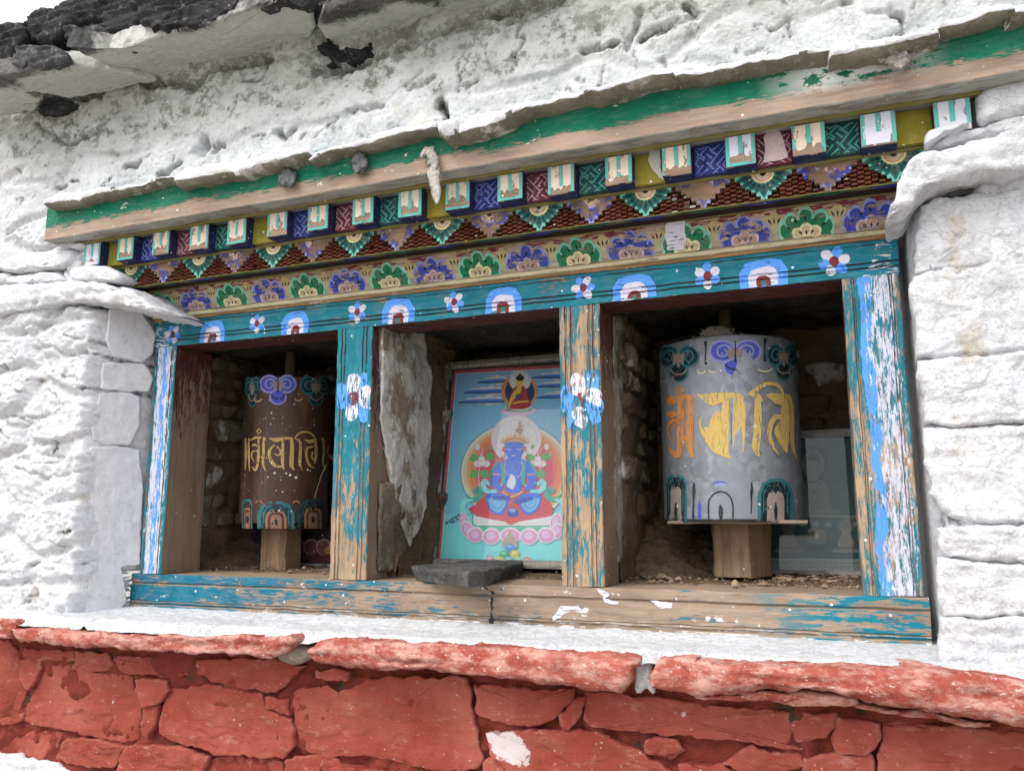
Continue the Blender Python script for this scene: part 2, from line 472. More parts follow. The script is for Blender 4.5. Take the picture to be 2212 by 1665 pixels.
def m_red(name='red_limewash', wear=.35, patch=None):
    q = N(name)
    mid = q.noise(11, 5, .6); fine = q.noise(60, 6, .65)
    c = q.mix(q.rng(mid, .32, .68), (.265, .053, .035), (.335, .084, .060))
    c = q.mix(q.ma('MULTIPLY', q.rng(q.noise(4.5, 5, .6, q.mp(loc=(3, 9, 2))), .48, .66), .65), c, (.44, .135, .098))
    c = q.mix(q.ma('MULTIPLY', q.rng(q.noise(26, 6, .7), .5, .72), .55), c, (.27, .050, .034))
    st = q.noise(22, 6, .75, q.mp((1, 1, 2.6)))
    edge = q.rng(q.point(), .515, .60)
    wm = q.ma('ADD', q.rng(st, .60 - .16 * wear, .72 - .12 * wear), q.ma('MULTIPLY', edge, q.rng(fine, .42, .62)), clamp=True)
    c = q.mix(q.ma('MULTIPLY', wm, min(1, .25 + wear * .7)), c, (.56, .32, .26))
    c = q.mix(q.ma('MULTIPLY', q.rng(q.noise(90, 5, .75, q.mp((1, 1, 1.8))), .66 - .07 * wear, .72 - .06 * wear), .75), c, (.74, .66, .62))
    if patch:                                            # splashed limewash
        x, _, z = q.xyz(); px, pz, rx, rz, sl = patch
        dx = q.ma('DIVIDE', q.ma('SUBTRACT', x, px), rx); dz = q.ma('DIVIDE', q.ma('ADD', q.ma('SUBTRACT', z, pz), q.ma('MULTIPLY', q.ma('SUBTRACT', x, px), sl)), rz)
        dd = q.ma('ADD', q.ma('ADD', q.ma('MULTIPLY', dx, dx), q.ma('MULTIPLY', dz, dz)), q.ma('MULTIPLY', q.ma('SUBTRACT', q.noise(38, 6, .75), .5), 3.2))
        c = q.mix(q.rng(dd, .75, .95, .92, 0), c, (.66, .60, .60))
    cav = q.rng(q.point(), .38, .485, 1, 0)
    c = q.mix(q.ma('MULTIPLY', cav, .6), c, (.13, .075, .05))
    c = q.mix(q.ma('MULTIPLY', q.rng(q.noise(8, 6, .7, q.mp(loc=(5, 5, 5))), .62, .74), .5), c, (.20, .13, .085))
    c = q.mix(q.ma('MULTIPLY', q.spots(45, .04, .16), .6), c, (.74, .66, .64))
    c = q.mix(q.ma('MULTIPLY', q.spots(130, .045, .26), .6), c, (.66, .48, .43))
    h = q.ma('ADD', q.ma('MULTIPLY', mid, .8), q.ma('ADD', q.ma('MULTIPLY', fine, .5), q.ma('MULTIPLY', st, .5)))
    return q.fin(c, .9, q.bump(h, .6, .01), .1)

def m_stone(name, a, b, lich=0., white=0., bs=.7, sc=1., lcol=(.33, .34, .31), grain=(1, 1, 3.2), wy=None):
    q = N(name)
    big = q.noise(7 * sc, 6, .6, dist=.3); st = q.noise(14 * sc, 6, .7, q.mp(grain)); fine = q.noise(75 * sc, 5, .7)
    c = q.mix(q.rng(big, .35, .65), a, b)
    c = q.mix(q.ma('MULTIPLY', q.rng(st, .5, .7), .6), c, tuple(x * .5 for x in a))
    c = q.mix(q.ma('MULTIPLY', q.rng(fine, .55, .7), .4), c, tuple(min(1, x * 1.7) for x in b))
    if lich: c = q.mix(q.ma('MULTIPLY', q.rng(q.noise(60, 6, .75), .56, .64), lich), c, lcol)
    if white: c = q.mix(q.rng(q.noise(9, 7, .68, q.mp((1, 1, .7))), .60 - .2 * white, .66 - .2 * white), c, (.55, .54, .51))
    if wy:                                               # limewash slopped onto the part next to the wall
        yy = q.ma('ADD', q.xyz()[1], q.ma('MULTIPLY', q.ma('SUBTRACT', q.noise(10, 6, .7), .5), .16))
        c = q.mix(q.ma('MULTIPLY', q.rng(yy, wy - .01, wy + .012), q.rng(fine, .25, .6, 1., .78)), c, (.68, .68, .64))
    c = q.mix(q.ma('MULTIPLY', q.attr('dirt'), 1.), c, (.03, .028, .024))
    h = q.ma('ADD', q.ma('ADD', big, q.ma('MULTIPLY', st, .6)), q.ma('MULTIPLY', fine, .5))
    return q.fin(c, .88, q.bump(h, bs, .012), .25)

def m_wood(name, wood=(.42, .30, .20), axis='x', paint=None, keep=.6, dark=.5, spl=.3, grad=None, splc=(.80, .80, .80), extra=None, seed=0., gr=1.):
    """bare weathered timber with a flaking coat; keep = share of the coat left; grad = (axis, a, keep_a, b, keep_b)"""
    q = N(name)
    k = {'x': (1, 9, 9), 'z': (9, 9, 1), 'y': (9, 1, 9)}[axis]
    off = (seed * 3.1, seed * 1.7, seed * 2.3)
    v = q.mp(k, loc=off); v3 = q.mp(tuple(1 + (x - 1) * .35 for x in k), loc=off)
    g1 = q.noise(9, 6, .62, v, .25); g2 = q.noise(38, 5, .7, v)
    wv = q.rng(g1, .35, .66)
    c = q.mix(wv, tuple(x * .62 for x in wood), wood)
    c = q.mix(q.ma('MULTIPLY', q.rng(g2, .52, .68), .55), c, tuple(x * .40 for x in wood))
    c = q.mix(q.ma('MULTIPLY', q.rng(q.noise(5, 3, .5, q.mp(loc=off)), .45, .65), .35), c, tuple(min(1, x * 1.25) for x in wood))
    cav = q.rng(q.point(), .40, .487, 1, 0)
    h = q.ma('ADD', q.ma('MULTIPLY', g1, .6), q.ma('MULTIPLY', g2, .5))
    if paint:
        n = q.ma('ADD', q.ma('MULTIPLY', q.noise(11, 8, .74, v3, .2), .50), q.ma('MULTIPLY', q.noise(30, 7, .75, v), .50))
        lowf = q.ma('MULTIPLY', q.ma('SUBTRACT', q.noise(4.5, 3, .5, q.mp(loc=off)), .5), .26)
        if grad:
            ax, a, ka, b, kb = grad
            kp = q.rng(q.xyz()['XYZ'.index(ax.upper())], a, b, ka, kb)
        else: kp = keep
        thr = q.ma('ADD', q.ma('ADD', .34, lowf), q.ma('MULTIPLY', kp, .32))         # more kept -> higher threshold
        df = q.ma('SUBTRACT', thr, n)
        pm = q.rng(df, -.010, .022)
        pc = q.mix(q.rng(q.noise(20, 4), .35, .7), paint, tuple(x * .72 for x in paint))
        pc = q.mix(q.ma('MULTIPLY', q.rng(q.noise(26, 6, .72, v3), .46, .68), .42), pc, tuple(min(1, x * .8 + .13) for x in paint))
        c = q.mix(pm, c, pc); h = q.ma('ADD', h, q.ma('MULTIPLY', pm, .55))
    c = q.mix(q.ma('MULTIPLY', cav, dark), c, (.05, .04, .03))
    if extra: c = extra(q, c, v3)
    if spl:
        s1 = q.spots(40, spl * .18, .17); s2 = q.spots(140, spl * .35, .34)
        c = q.mix(q.ma('MULTIPLY', q.ma('MAXIMUM', s1, s2), .9), c, splc)
    return q.fin(c, .78, q.bump(h, .45, .006), .25)

def m_paint(name, flake=.3, scale=40, stretch=(1, 1, 1), dirt=.25, rough=.7):
    """coloured print / hand painting on another surface; gaps where it has flaked off"""
    q = N(name)
    c = q.attr('Col', 'Color')
    v = q.mp(stretch)
    c = q.mix(q.ma('MULTIPLY', q.rng(q.noise(scale * 1.3, 5, .65), .48, .72), dirt), c, (.22, .19, .16))
    c = q.mix(q.ma('MULTIPLY', q.spots(95, .10, .3), .8), c, (.75, .74, .70))
    q.fin(c, rough, q.bump(q.noise(scale * 2.2, 4, .6, v), .25, .003), .25)
    if flake > 0:
        f = q.rng(q.noise(scale, 7, .72, v, .15), .70 - .28 * flake, .71 - .28 * flake)
        tr = q.n('ShaderNodeBsdfTransparent'); mx = q.n('ShaderNodeMixShader')
        q.l(f, mx.inputs[0]); q.l(q.b.outputs[0], mx.inputs[1]); q.l(tr.outputs[0], mx.inputs[2]); q.l(mx.outputs[0], q.out.inputs[0])
    return q.m
def m_plain(name, col, rough=.7, sc=40, var=.3, spec=.3, bs=.3, spl=0.):
    q = N(name); n = q.noise(sc, 5, .65)
    c = q.mix(q.rng(n, .35, .68), col, tuple(x * (1 - var) for x in col))
    if spl: c = q.mix(q.ma('MULTIPLY', q.spots(80, spl, .3), .9), c, (.72, .71, .68))
    return q.fin(c, rough, q.bump(n, bs, .004), spec)
def m_glass(name):
    q = N(name); tr = q.n('ShaderNodeBsdfTransparent'); gl = q.n('ShaderNodeBsdfGlossy'); mx = q.n('ShaderNodeMixShader')
    fr = q.n('ShaderNodeFresnel'); fr.inputs[0].default_value = 1.5
    gl.inputs['Roughness'].default_value = .02; tr.inputs[0].default_value = (.93, .95, .95, 1)
    q.l(q.ma('MULTIPLY', fr.outputs[0], 1.15, clamp=True), mx.inputs[0]); q.l(tr.outputs[0], mx.inputs[1]); q.l(gl.outputs[0], mx.inputs[2])
    df = q.n('ShaderNodeBsdfDiffuse'); df.inputs[0].default_value = (.45, .43, .40, 1); m2 = q.n('ShaderNodeMixShader')
    dust = q.ma('ADD', .02, q.ma('MULTIPLY', q.rng(q.noise(420, 3, .6), .62, .68), q.rng(q.noise(9, 4), .4, .7, .05, .5)), clamp=True)
    q.l(dust, m2.inputs[0]); q.l(mx.outputs[0], m2.inputs[1]); q.l(df.outputs[0], m2.inputs[2])
    q.l(m2.outputs[0], q.out.inputs[0]); return q.m

TEAL = H('#1a7d8f', .95); LBLUE = H('#5a9cf0'); LILAC = H('#d2d2e2', .95)
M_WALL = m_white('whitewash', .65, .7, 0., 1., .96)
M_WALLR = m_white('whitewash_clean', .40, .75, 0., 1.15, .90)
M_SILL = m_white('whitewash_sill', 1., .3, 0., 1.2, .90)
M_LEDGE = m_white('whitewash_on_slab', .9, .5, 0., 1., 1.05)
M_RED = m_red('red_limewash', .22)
M_COPE = m_red('red_limewash_worn', .90)
M_MORTAR = m_stone('earth_mortar', (.16, .115, .075), (.25, .17, .12), bs=.9)
M_SLATE = m_stone('dark_slate', (.045, .048, .056), (.11, .11, .115), .5, bs=1.)
M_CRUST = m_stone('lichen_crusted_rock', (.014, .014, .016), (.045, .043, .044), .50, bs=1., lcol=(.24, .25, .25))
M_SOFFIT = m_stone('limewashed_slab_underside', (.075, .076, .08), (.21, .205, .195), .75, bs=1.2, lcol=(.04, .04, .04), grain=(1.2, 7, 4), wy=-.245)
M_SOFFIT2 = m_stone('weathered_slab_underside', (.04, .04, .042), (.17, .165, .155), .8, bs=1.2, lcol=(.30, .30, .28), grain=(1.2, 7, 4), wy=-.165)
M_RUBBLE = m_stone('niche_rubble', (.095, .072, .05), (.205, .158, .112), .15, .25, bs=1.)
M_RUBPAL = m_stone('pale_niche_stone', (.12, .10, .075), (.235, .20, .155), .2, .22, bs=1.)
M_EARTH = m_stone('niche_earth', (.11, .077, .05), (.20, .142, .094), bs=1.)
M_SLABDARK = m_stone('black_slate', (.045, .045, .047), (.12, .115, .11), .3, bs=1.)
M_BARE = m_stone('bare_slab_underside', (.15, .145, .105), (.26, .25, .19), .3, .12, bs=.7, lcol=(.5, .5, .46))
M_GROUND = m_stone('pale_paving', (.28, .26, .235), (.40, .375, .34), bs=.5)

# ------------------------------------------------------------------ the ground and the white wall
gs = np.array([[-250, -250, -1.45], [250, -250, -1.45], [250, 250, -1.45], [-250, 250, -1.45]])
tag(mesh('ground', gs, [(0, 1, 2, 3)], M_GROUND), kind='structure')

wall = thing('stone_wall', 'whitewashed rubble stone wall that surrounds the painted window', 'wall', (-.3, -.1, 0))
T1 = lambda p: zt(0, 0, p); T2 = lambda p: zt(800, 0, p); T3 = lambda p: zt(1600, 0, p)
T4 = lambda p: zt(0, 600, p); T5 = lambda p: zt(800, 600, p); T6 = lambda p: zt(1600, 600, p)
T7 = lambda p: zt(0, 1202, p); T8 = lambda p: zt(800, 1202, p); T9 = lambda p: zt(1600, 1202, p)
WY = -.115
# cracks, holes and lifted edges traced along their course: points, half width, depth, dirt
GRV = [
 (T1([(760, 1005), (800, 1000), (850, 988)]), .005, .022, .8), (T1([(1195, 900), (1215, 850)]), .011, .03, .25),
 (T1([(1260, 870), (1340, 858)]), .004, .018, .7), (T1([(1250, 905), (1280, 880)]), .006, .02, .3),
 (T1([(1515, 812), (1580, 808)]), .003, .012, .6), (T1([(1650, 800), (1700, 812), (1750, 780)]), .006, .025, .55),
 (T1([(325, 1118), (400, 1112)]), .005, .02, .7), (T1([(430, 1085), (480, 1090)]), .003, .012, .5),
 (T1([(240, 740), (270, 790), (380, 850), (460, 846), (530, 825), (600, 798)]), .005, .016, 1.3),
 (T1([(390, 720), (430, 700), (420, 740), (400, 760)]), .004, .010, 1.0), (T1([(800, 765), (870, 750)]), .0025, .008, .7),
 (T1([(350, 1035), (370, 1110)]), .0025, .006, .3), (T1([(120, 1020), (140, 1070)]), .003, .006, .5),
 (T1([(690, 920), (715, 925)]), .005, .008, .6), (T1([(1800, 830), (1830, 800)]), .003, .012, .4),
 (T1([(960, 1060), (1010, 1040), (1040, 1020), (1070, 985)]), .005, .03, .6),
 (T1([(90, 660), (220, 650), (420, 590), (620, 560)]), .012, .03, 2.), (T1([(230, 600), (330, 620), (400, 660)]), .022, .014, 1.4),
 (T1([(870, 510), (1000, 500), (1120, 510), (1180, 520), (1290, 440), (1420, 400), (1600, 350)]), .009, .03, 1.6),
 (T1([(1480, 500), (1550, 490), (1600, 420), (1590, 370)]), .003, .012, 1.1), (T1([(1470, 440), (1460, 480)]), .0025, .008, .6),
 (T1([(1880, 420), (1930, 430), (2000, 410), (2200, 370)]), .012, .03, 1.8), (T1([(880, 560), (900, 590)]), .006, .01, 1.2),
 (T1([(1280, 580), (1270, 620), (1330, 640)]), .003, .008, .7),
 (T2([(1140, 60), (1150, 160), (1135, 235), (1170, 240), (1160, 290), (1130, 345), (1130, 385)]), .003, .010, .9),
 (T2([(1870, 95), (1840, 180), (1800, 250), (1785, 300)]), .005, .012, .9), (T2([(1525, 306), (1620, 288), (1680, 275), (1735, 258)]), .005, .02, .9),
 (T2([(1880, 222), (1920, 205), (1960, 190), (2005, 184)]), .006, .018, .9), (T2([(660, 605), (690, 650), (712, 705)]), .007, .04, 1.1),
 (T2([(1010, 100), (1080, 88), (1300, 20), (1400, 0)]), .010, .03, 1.8), (T2([(0, 430), (200, 370), (330, 320), (600, 240), (720, 190), (1000, 90)]), .007, .02, 1.5),
 (T2([(0, 290), (100, 330), (300, 270), (330, 220), (480, 180)]), .022, .02, 1.7), (T2([(1060, 155), (1150, 130)]), .004, .012, .8),
 (T2([(2130, 30), (2165, 60), (2204, 95)]), .004, .012, 1.), (T2([(2050, 140), (2204, 130)]), .004, .008, .5),
 (T2([(780, 400), (790, 470), (780, 540)]), .003, .007, .5), (T2([(800, 520), (880, 500), (900, 490)]), .003, .008, .5),
 (T2([(930, 250), (940, 290)]), .003, .006, .9), (T2([(480, 540), (560, 510), (640, 460)]), .004, .010, .3), (T2([(1500, 470), (1540, 500)]), .005, .008, .5),
 (T2([(130, 660), (250, 650), (330, 630)]), .004, .010, .3),
 (T3([(165, 40), (200, 65), (250, 95)]), .004, .012, 1.), (T3([(0, 210), (60, 180), (90, 160)]), .005, .014, 1.), (T3([(140, 110), (230, 125)]), .003, .008, .8),
 (T3([(1400, 108), (1440, 115), (1465, 135)]), .005, .022, .4), (T3([(1130, 30), (1180, 45)]), .004, .008, .6), (T3([(50, 340), (70, 380)]), .004, .006, .5),
 (T3([(560, 330), (640, 310)]), .004, .006, .3), (T3([(700, 180), (790, 150), (800, 240)]), .004, .010, .2),
 # left of the window
 (T4([(480, 655), (640, 664), (700, 684), (760, 690), (840, 690)]), .0035, .02, .9), (T4([(510, 860), (580, 856), (690, 858), (780, 870), (900, 862)]), .003, .016, .8),
 (T4([(560, 575), (600, 578), (650, 592)]), .0035, .014, .9), (T4([(0, 900), (40, 905)]), .006, .012, .3), (T4([(550, 1155), (610, 1185), (760, 1190)]), .0025, .010, .3),
 (T4([(0, 390), (200, 385), (300, 350), (400, 352), (560, 345), (700, 355)]), .007, .02, .75), (T4([(0, 160), (120, 155), (280, 140), (400, 130)]), .005, .022, .9),
 (T4([(0, 240), (10, 190), (20, 180)]), .004, .02, .5), (T4([(370, 140), (385, 215)]), .004, .02, .5), (T4([(820, 930), (860, 890), (890, 960)]), .012, .02, .0),
 (T4([(280, 600), (420, 660), (520, 640)]), .006, .010, .1), (T4([(100, 560), (170, 500), (290, 480)]), .006, .010, .1), (T4([(200, 1200), (300, 1260), (420, 1280)]), .005, .009, .1),
 (T4([(120, 1340), (300, 1380), (500, 1360)]), .004, .008, .1), (T4([(60, 1020), (250, 1040), (330, 1010)]), .004, .008, .1),
 (T4([(0, 1000), (100, 1080), (240, 1070)]), .006, .008, .05), (T4([(850, 1120), (890, 1130)]), .004, .02, .9),
 (T7([(690, 445), (720, 490), (760, 520), (775, 600), (790, 650)]), .011, .06, .7), (T7([(700, 440), (820, 430)]), .006, .06, .9),
 (T7([(500, 750), (540, 600), (530, 480)]), .003, .006, .1), (T7([(140, 150), (180, 140)]), .003, .008, .4), (T7([(470, 430), (510, 430)]), .004, .008, .5),
 (T7([(110, 790), (150, 770), (180, 755)]), .007, .02, .7), (T7([(260, 775), (400, 785)]), .004, .014, .7), (T7([(150, 660), (170, 650)]), .005, .010, .5)]
x0, x1, z0, z1, st = -.80, 2.15, -.13, 1.26, .0030
nx, nz = int((x1 - x0) / st) + 1, int((z1 - z0) / st) + 1
gx, gz = np.meshgrid(np.linspace(x0, x1, nx), np.linspace(z0, z1, nz)); gx = gx.ravel(); gz = gz.ravel()
P = np.c_[gx, np.zeros_like(gx), gz]
Y = np.full(len(gx), WY)
lf = sstep(.02, -.06, gx + .012 * fbm(P * 6, 2))
up = sstep(.80, .88, gz)
# masonry under the limewash
F1, F2, cid = worley(np.c_[gx * 5.2 + .25 * fbm(P * 4, 2), gz * 10.5 + .3 * fbm(P * 5 + 9, 2)])
lump = sstep(.02, .30, F2 - F1)
hh = ((cid * 37) % 101) / 101.
Y -= (lump * .012 + hh * .011 * lump) * lf * (1 - up) * 1.0
Y -= (lump * .005 + hh * .004 * lump) * up
Y -= .010 * fbm(P * 7 + 3, 3) + (.0034 * lf * (1 - up) + .0016) * fbm(P * 24 + 3, 4, .55) + .0020 * (1 - .7 * up) * fbm(P * np.array([60, 60, 75]) + 8, 3, .6) + .0012 * fbm(P * 150, 2)
rg = fbm(P * np.array([26, 26, 40]) + 40, 4, .55, True)
Y += .0024 * np.clip(rg, 0, 2) * (lf * (1 - up) * .9 + .10)
Y -= .0022 * np.abs(fbm(P * np.array([20, 20, 38]) + 60, 4, .6)) * (lf * (1 - up) + .12)
Y += .008 * sstep(.62, .9, fbm(P * np.array([22, 22, 30]) + 90, 3, .5)) * (lf * (1 - up) + .1)
# the reveal beside the window, the seat of the cornice and the field behind the right-hand stones
rev = sstep(-.072, -.006, gx + .006 * fbm(P * 9 + 5, 2)) * (1 - sstep(.60, .66, gz)) * (gx < .8)
Y = Y * (1 - rev) + .03 * rev
nt = sstep(-.046, -.036, gx + .006 * fbm(P * 40 + 7, 3)) * (gx < .1) * sstep(-.064, -.056, gz + .005 * fbm(P * 40, 3)) * sstep(.012, .004, gz + .004 * fbm(P * 50, 3))
Y += .07 * nt
core = sstep(-.12, -.07, gx) * sstep(1.72, 1.68, gx) * sstep(.58, .66, gz) * sstep(.86, .82, gz)
core = np.maximum(core, sstep(-.02, .0, gx) * sstep(1.63, 1.61, gx) * sstep(.70, .60, gz))
Y = Y * (1 - core) + .06 * core
rgt = sstep(1.60, 1.615, gx) * sstep(.80, .74, gz) * (gx > .8)
Y = Y * (1 - rgt) + (-.028 - .075 * sstep(1.604, 1.636, gx + .004 * fbm(P * 14, 3)) + .6 * (Y - WY)) * rgt
Y -= sstep(.97, 1.16, gz) * .008 * (1 + fbm(P * 5, 2))
dirt = np.zeros(len(gx))
fis = [([tuple(onY(u, v, WY)[[0, 2]]) for u, v in pts], wd, dp, dt) for pts, wd, dp, dt in GRV]
rr_ = random.Random(5)
for k in range(100):                                      # small fissures and chipped edges
    if k < 45: cx_, cz_ = rr_.uniform(-.5, 1.9), rr_.uniform(.84, 1.13)
    else: cx_, cz_ = rr_.uniform(-.45, -.08), rr_.uniform(-.05, .75)
    a_ = rr_.gauss(0, .35) + (1.3 if rr_.random() < .22 else 0); l_ = rr_.uniform(.004, .03)
    fis.append(([(cx_ - l_ * math.cos(a_), cz_ - l_ * math.sin(a_)), (cx_ + rr_.gauss(0, .004), cz_ + rr_.gauss(0, .004)), (cx_ + l_ * math.cos(a_), cz_ + l_ * math.sin(a_))], rr_.uniform(.0014, .0038), rr_.uniform(.002, .008), rr_.uniform(.4, 1.3) if rr_.random() < .6 else .1))
for pts, wd, dp, dt in fis:
    q = np.array(pts); q = resample(catmull(q, 6), .004, False)
    q = q + .006 * np.c_[fbm(np.c_[q * 40, np.full(len(q), dp * 99)], 3), fbm(np.c_[q * 40, np.full(len(q), dp * 77)], 3)] * min(1, wd / .004)
    m = np.where((gx > q[:, 0].min() - wd * 5) & (gx < q[:, 0].max() + wd * 5) & (gz > q[:, 1].min() - wd * 5) & (gz < q[:, 1].max() + wd * 5))[0]
    if not len(m): continue
    d = np.sqrt(((np.c_[gx[m], gz[m]][:, None] - q[None]) ** 2).sum(2)).min(1)
    wl = wd * (1 + .6 * fbm(P[m] * 45, 2))
    wl = np.maximum(wl, .0016)
    e = np.exp(-(d / wl) ** 2)
    Y[m] += dp * e
    dirt[m] = np.maximum(dirt[m], dt * np.exp(-(d / (wl * (1.25 if dt < 1.2 else 1.9))) ** 2) * (1.25 if dt > .4 else 1))
# soot-black mould and the shade below the roof, painted as a grey-green tint
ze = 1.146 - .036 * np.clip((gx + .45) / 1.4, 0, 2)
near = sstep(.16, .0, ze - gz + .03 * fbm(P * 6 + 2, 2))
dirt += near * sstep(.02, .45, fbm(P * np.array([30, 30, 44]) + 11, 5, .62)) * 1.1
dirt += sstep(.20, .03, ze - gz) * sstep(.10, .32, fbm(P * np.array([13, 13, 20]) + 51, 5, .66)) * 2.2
dirt += up * sstep(.48, .62, fbm(P * 34 + 21, 4, .65)) * .7
dirt += rgt * sstep(1.612, 1.63, gx) * .75 * sstep(-.2, .4, fbm(P * 20 + 33, 4, .6))
eave_shade = sstep(.31, .02, ze - gz + .05 * fbm(P * 5, 3)) * .85
keep = ~((gx > .0) & (gx < 1.6005) & (gz > -.085) & (gz < .60))
idx = np.arange(nx * nz).reshape(nz, nx)
Fq = np.stack([idx[:-1, :-1], idx[:-1, 1:], idx[1:, 1:], idx[1:, :-1]], -1).reshape(-1, 4)
Fq = Fq[keep[Fq].any(1) & ~(nt[Fq].min(1) > .55)]
mesh('plaster', np.c_[gx, Y, gz], Fq, M_WALL, wall, smooth=True, attrs={'dirt': dirt, 'eave_shade': eave_shade})
# the wall goes on beyond what the picture shows
for nm, a, b, c, d in (('plaster', -6, -.94, -1.45, 2.0), ('plaster', 2.34, 8, -1.45, 2.0), ('plaster', -.95, 2.35, -1.45, -.5)):
    mesh(nm, [(a, WY, c), (b, WY, c), (b, WY, d), (a, WY, d)], [(0, 1, 2, 3)], M_WALL, wall)

def wstone(px, y, depth=.10, mat=None, **k):
    q = xz(px, y); c = q.mean(0); q = c + (q - c) * (1 + (.0012 if 'oct' in k else 0.) / np.maximum(np.linalg.norm(q - c, axis=1), .01))[:, None]
    return rock('stone', q, np.array([0, y, 0.]), depth, mat or M_WALLR, wall, **k)
# squared stones right of the window, thickly limewashed
K = dict(r=.007, rnd=.007, amp=.0048, sc=14, res=.0046, edge=.004, strat=.0018, oct=6, gain=.62, terr=.008, tk=(5, 9), sm=0)
for px, y in (
 (T3([(1590, 1225), (1700, 1180), (2204, 1130), (2290, 1130), (2290, 1555), (1900, 1590), (1750, 1605), (1640, 1612), (1550, 1640), (1560, 1450)]), -.105),
 (T6([(1540, 185), (1640, 150), (1750, 150), (1790, 180), (1850, 135), (2204, 115), (2300, 115), (2300, 605), (1900, 640), (1700, 655), (1565, 660), (1550, 400), (1522, 260)]), -.11),
 (T6([(1565, 695), (1700, 680), (1950, 660), (2300, 625), (2300, 1040), (1950, 1062), (1750, 1072), (1600, 1050), (1612, 880), (1562, 770)]), -.12),
 (T6([(1603, 1092), (1800, 1085), (2000, 1078), (2300, 1060), (2300, 1655), (1960, 1665), (1720, 1600), (1660, 1480), (1625, 1300)]), -.112),
 (T9([(1692, 210), (1950, 205), (2300, 192), (2300, 415), (2000, 410), (1850, 388), (1725, 372), (1692, 300)]), -.12),
 (T9([(1692, 395), (1850, 405), (2000, 428), (2300, 432), (2300, 735), (1900, 742), (1725, 738), (1690, 600)]), -.117),
 (T9([(1712, 752), (2000, 755), (2300, 752), (2300, 1120), (2000, 1110), (1800, 1070), (1700, 1030)]), -.12)):
    wstone(px, y, .12, **K)
# bent ledge stone and the courses above it
lt = xz(T3([(1432, 1200), (1470, 1060), (1530, 945), (1640, 905), (1900, 835), (2204, 760), (2330, 735)]), -.165)
lb = xz(T3([(1425, 1275), (1520, 1235), (1570, 1150), (1650, 1085), (1850, 1040), (2204, 985), (2330, 970)]), -.165)
tag(slab('ledge_slab', lt, lb, -.165, .14, M_WALLR, wall, amp=.006, strat=.005, rnd=.004, res=.005, rag=.0035), 'bent whitewashed ledge stone')
wstone(T3([(1648, 890), (1665, 830), (1900, 755), (2060, 690), (2330, 660), (2330, 735), (1900, 830)]), -.13, .1, r=.015, rnd=.014, amp=.004, res=.006)
wstone(T3([(1925, 600), (1935, 520), (2060, 470), (2330, 400), (2330, 650), (2050, 690), (1925, 735)]), -.14, .1, r=.02, rnd=.018, amp=.005, res=.007)
wstone(T3([(1620, 780), (1700, 745), (1880, 715), (1890, 735), (1800, 765), (1700, 800), (1650, 850), (1615, 870)]), -.15, .1, r=.008, rnd=.01, amp=.002, res=.005)
wstone(T3([(1625, 1110), (1700, 1070), (1900, 1040), (2204, 1010), (2300, 1010), (2300, 1130), (1900, 1165), (1600, 1210)]), -.092, .08, m_stone('gritty_grey_stone', (.10, .10, .095), (.24, .235, .22), .7, .3, bs=1.2, lcol=(.04, .04, .038)), r=.012, rnd=.02, amp=.007, res=.005, sc=36)
# stones left of the cornice
lt = xz(T4([(-60, 232), (200, 222), (420, 212), (600, 218), (740, 240), (840, 305), (925, 372)]), -.150)
lb = xz(T4([(-60, 405), (0, 398), (200, 368), (330, 335), (480, 330), (620, 340), (800, 375), (925, 395)]), -.150)
tag(slab('ledge_slab', lt, lb, -.150, .15, M_WALL, wall, amp=.005, strat=.007, rnd=.006, res=.005, rag=.0035), 'layered whitewashed ledge stone')
KL = dict(r=.014, rnd=.013, amp=.004, sc=20, res=.006)
wstone(T4([(-60, 20), (100, 30), (250, 28), (430, 8), (446, 60), (430, 92), (300, 140), (-60, 158)]), -.135, .1, M_WALL, **KL)
wstone(T4([(395, 135), (480, 112), (600, 106), (700, 150), (725, 205), (600, 215), (405, 208)]), -.140, .1, M_WALL, **KL)
wstone(T4([(15, 190), (150, 165), (290, 145), (375, 180), (375, 215), (15, 228)]), -.132, .1, M_WALL, **KL)
wstone(T1([(325, 1440), (420, 1442), (500, 1455), (490, 1478), (400, 1482), (345, 1470)]), -.140, .08, M_WALL, r=.006, rnd=.006, amp=.002, res=.005)
# reveal stones left of the frame: their faces turn towards the window
RV = (np.array([.42, .90, 0]) / np.hypot(.42, .9), np.array([0., 0, 1]), np.array([.90, -.42, 0]) / np.hypot(.42, .9))
def reveal(px, o, **k):
    o = np.array(o, float); q = []
    for u, v in px:
        d = ray(u, v); t = ((o - CAM) @ RV[2]) / (d @ RV[2]); p = CAM + d * t - o; q.append((p @ RV[0], p @ RV[1]))
    q = np.array(q); c = q.mean(0); q = c + (q - c) * (1 + .0045 / np.linalg.norm(q - c, axis=1))[:, None]
    return rock('stone', q, o, .05, M_REV, wall, frame=RV, r=.003, rnd=.003, amp=.0016, sc=22, res=.005, edge=.003, sm=0, terr=.002, **k)
M_REV = m_white('whitewash_reveal_shaded', .12, .2, .25, .5)  # greyed towards lilac: shade of the turned faces put into the colour
reveal(T4([(665, 385), (760, 375), (840, 400), (925, 520), (905, 640), (850, 692), (690, 655), (645, 560)]), (-.055, -.115, .5))
reveal(T4([(622, 705), (740, 708), (860, 712), (912, 790), (885, 862), (740, 862), (618, 852)]), (-.055, -.112, .4))
reveal(T4([(600, 890), (730, 880), (830, 905), (825, 1060), (770, 1185), (640, 1180), (560, 1150), (580, 980)]), (-.06, -.115, .3))
reveal(T7([(545, -260), (700, -270), (830, -250), (850, 0), (830, 420), (700, 440), (690, 560), (760, 640), (700, 720), (520, 730), (540, 480), (555, 100)]), (-.06, -.112, .1))

